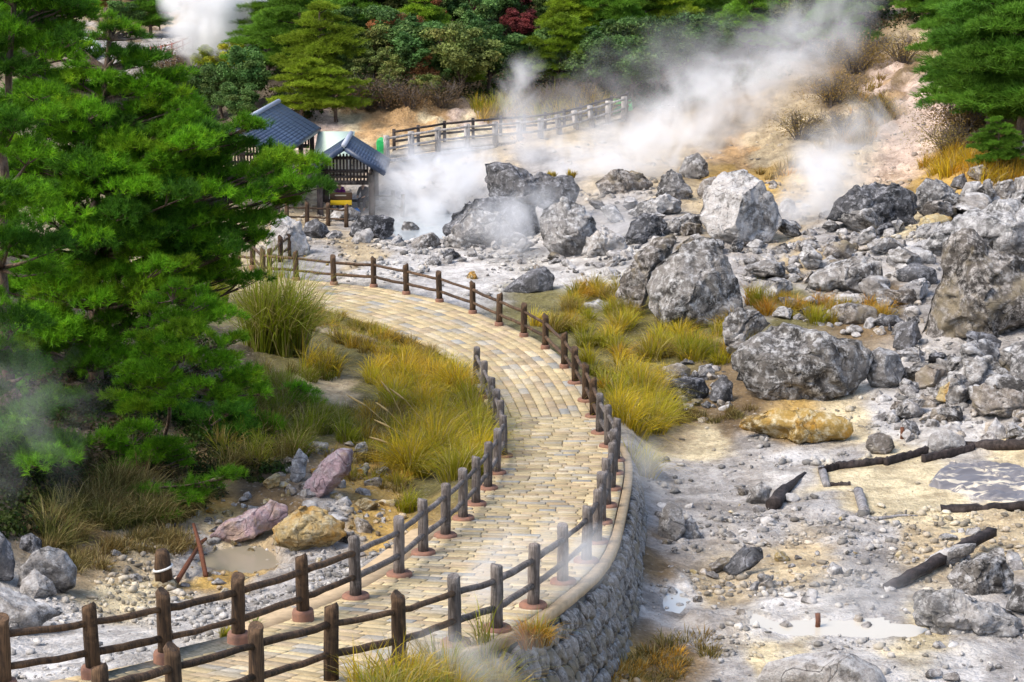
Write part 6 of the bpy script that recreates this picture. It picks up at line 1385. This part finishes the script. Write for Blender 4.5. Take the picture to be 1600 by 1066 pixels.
tussock("tiny straw tuft on top of the flat-topped boulder", 861, 275, 24, 13, [ST[0], YG[0]], 69, 120, dD=float(G(830, 372)[1]) + 2.2, w=.03)
tussock("tiny golden tuft at the back edge of the flat-topped boulder", 890, 277, 20, 16, [YG[0], OR[1]], 70, 120, dD=float(G(830, 372)[1]) + 2.2, w=.03)
tussock("orange tussock growing out of the coping on the wall", 832, 1008, 64, 62, [OR[0], OR[2], GG[1]], 71, 420, dD=float(path_pt(832, 990)[1]) - .3)
tussock("long yellow-green grass plume hanging beside the wall end", 1000, 745, 56, 78, [YG[1], YG[3], YG[0]], 72, 520, splay=.8)
tussock("small green tuft between the tall footings of the stream-side fence", 352, 1000, 30, 42, [GG[1], YG[0]], 73, 130)
tussock("bright green tuft beside a tall footing of the stream-side fence", 396, 985, 24, 32, [GG[1], (.1,.24,.02)], 74, 110)
tussock("yellow-green tussock hanging under the grass mound near the fence", 640, 800, 60, 52, [YG[3], YG[1]], 75, 300)
tussock("golden tuft at the far fence by the corner post", 440, 437, 22, 24, [YG[0], YG[4]], 76, 90)
def plumes(label, lst, seed):
    for k, (x, y, h, ln) in enumerate(lst):
        g = G(x, y); kx = px_m(g); H_ = h / kx; m = MB(); e = np.array([-ln / kx, 0, H_]); m.tube(np.array([[0, 0, 0], e * [.3, 1, .6], e * [.75, 1, .95]]), [.013, .011, .009], 4, False)
        t = np.linspace(0, 1, 7)[:, None]; q = e * [.75, 1, .95] + t * np.array([e[0] * .55, e[1], e[2] * .28]) + [0, 0, 0]; m.tube(q, [.006, .022, .03, .03, .026, .018, .005], 6)
        o = m.build("grass_plume", M_STRAW, None, True); o.location = g; tag(o, label, "grass plume", "feathery plumes by the inner bend")
M_STRAW = mat_simple("straw_plume", (.46, .33, .14), .9, .3)
plumes("feathery straw-coloured grass plume leaning over the inner bend", [(640,700,60,40),(620,700,70,60),(650,715,50,50),(635,690,80,30),(655,730,40,60),(668,690,70,45)], 1)

# ------------------------------------------------------------------ steam
def steam(label, x, y, D, rx, rz, ry, dens, seed, tilt=0.0, thr=.42, nscale=1.0, stretch=1.0, soft=1.0):
    """rx, rz in photo pixels at distance D; ry metres; dens per metre"""
    c = at_d(x, y, D); k = px_m(c); v, f = ico(3); o = np_mesh("steam", v, f, None); o.location = c; o.scale = (rx / k, ry, rz / k); o.rotation_euler = (0, tilt, 0)
    t = NT("steam_vapour"); t.t.nodes.remove(t.b); co = t.coord("Object"); ln = t.n("VectorMath"); ln.operation = 'LENGTH'; t.l(co, ln.inputs[0])
    mp = t.n("Mapping"); mp.inputs["Scale"].default_value = (rx / k / stretch, ry, rz / k); mp.inputs["Location"].default_value = (seed * 3.1, seed * 7.7, seed); t.l(co, mp.inputs[0])
    n = t.noise(mp.outputs[0], .36 * nscale, 8, .60, 1.4); r = ln.outputs["Value"]
    fall = t.math('SUBTRACT', 1.0, r); edge = t.math('MINIMUM', t.math('MULTIPLY', t.math('MAXIMUM', fall, 0.0), 2.6), 1.0)
    q = t.math('SUBTRACT', t.math('ADD', t.math('MULTIPLY', t.math('SUBTRACT', n, .5), 5.6), t.math('MULTIPLY', fall, 1.15 * soft)), thr); q = t.math('MINIMUM', t.math('MAXIMUM', t.math('MULTIPLY', q, 1.1), 0.0), 1.6)
    dn = t.math('MULTIPLY', t.math('MULTIPLY', q, edge), dens)
    pv = t.n("VolumePrincipled"); pv.inputs["Color"].default_value = (1, 1, 1, 1); pv.inputs["Anisotropy"].default_value = .15; t.l(dn, pv.inputs["Density"]); t.l(pv.outputs[0], t.out.inputs["Volume"])
    try: t.m.cycles.volume_step_rate = .5
    except Exception: pass
    o.data.materials.append(t.m); return tag(o, label, "steam", kind="stuff")
steam("dense white steam cloud rising at the head of the valley", 335, 5, 121, 92, 125, 4.0, 2.6, 1, -.12, .10)
steam("thinner steam drifting beside the dense cloud", 420, 5, 124, 90, 55, 3.0, .6, 2, 0, .2)
steam("steam billowing off the hot pool", 680, 285, 89.5, 150, 84, 3.0, .78, 3, -.3, .12, 1.25)
steam("low steam over the pool outlet", 640, 340, 87, 110, 50, 2.0, .7, 4, 0, .24)
steam("steam streaming up from the pool to the boardwalk", 800, 225, 95, 180, 76, 2.5, .42, 5, -.25, .20)
steam("wisp rising over the clay bank", 815, 150, 100, 56, 80, 1.6, .5, 6, .2, .30)
steam("base of the long plume behind the boulders", 960, 250, 91, 180, 80, 2.8, .6, 7, -.2, .12, 1.3)
steam("middle of the long plume drifting up the slope", 1085, 185, 94, 180, 96, 3.2, .45, 8, -.55, .14, 1.3)
steam("upper plume spreading before the trees", 1210, 105, 97, 170, 96, 3.2, .30, 9, -.75, .20)
steam("plume fading out above the scree", 1290, 30, 100, 140, 90, 3.0, .22, 10, -.9, .22)
steam("broad thin veil over the slope between pool and scree", 1000, 160, 102, 330, 130, 3.0, .09, 20, -.35, .02, 1, 1, .8)
steam("column from the vent beside the domed boulder", 1290, 285, 82, 100, 104, 2.0, .95, 11, .1, .20)
steam("wisps above the vent column", 1345, 210, 84, 120, 84, 2.0, .4, 12, -.3, .24)
steam("narrow jet at the mouth of the vent", 1236, 335, 80.5, 42, 66, 1.0, 1.0, 13, .15, .20)
steam("thin veil around the pool boulders", 870, 355, 78, 180, 84, 1.6, .45, 14, 0, .16)
steam("thin veil drifting across the path fence", 810, 905, 32.5, 190, 100, 1.1, .95, 15, -.5, .12, 1.2)
steam("thin veil over the verge grass", 720, 1035, 27.5, 190, 70, 1.0, .85, 16, 0, .14, 1.2)
steam("faint steam in front of the low pine bough", 40, 640, 39.5, 150, 200, 1.2, .09, 17, .2, .3, 1.6)
steam("faint haze of steam over the wall-foot grass", 1010, 735, 44.5, 60, 90, .9, .35, 18, 0, .2, 1.2)
steam("ground steam over the pale puddles", 1330, 930, 33, 240, 70, 1.2, .22, 19, 0, .2, 1.0)
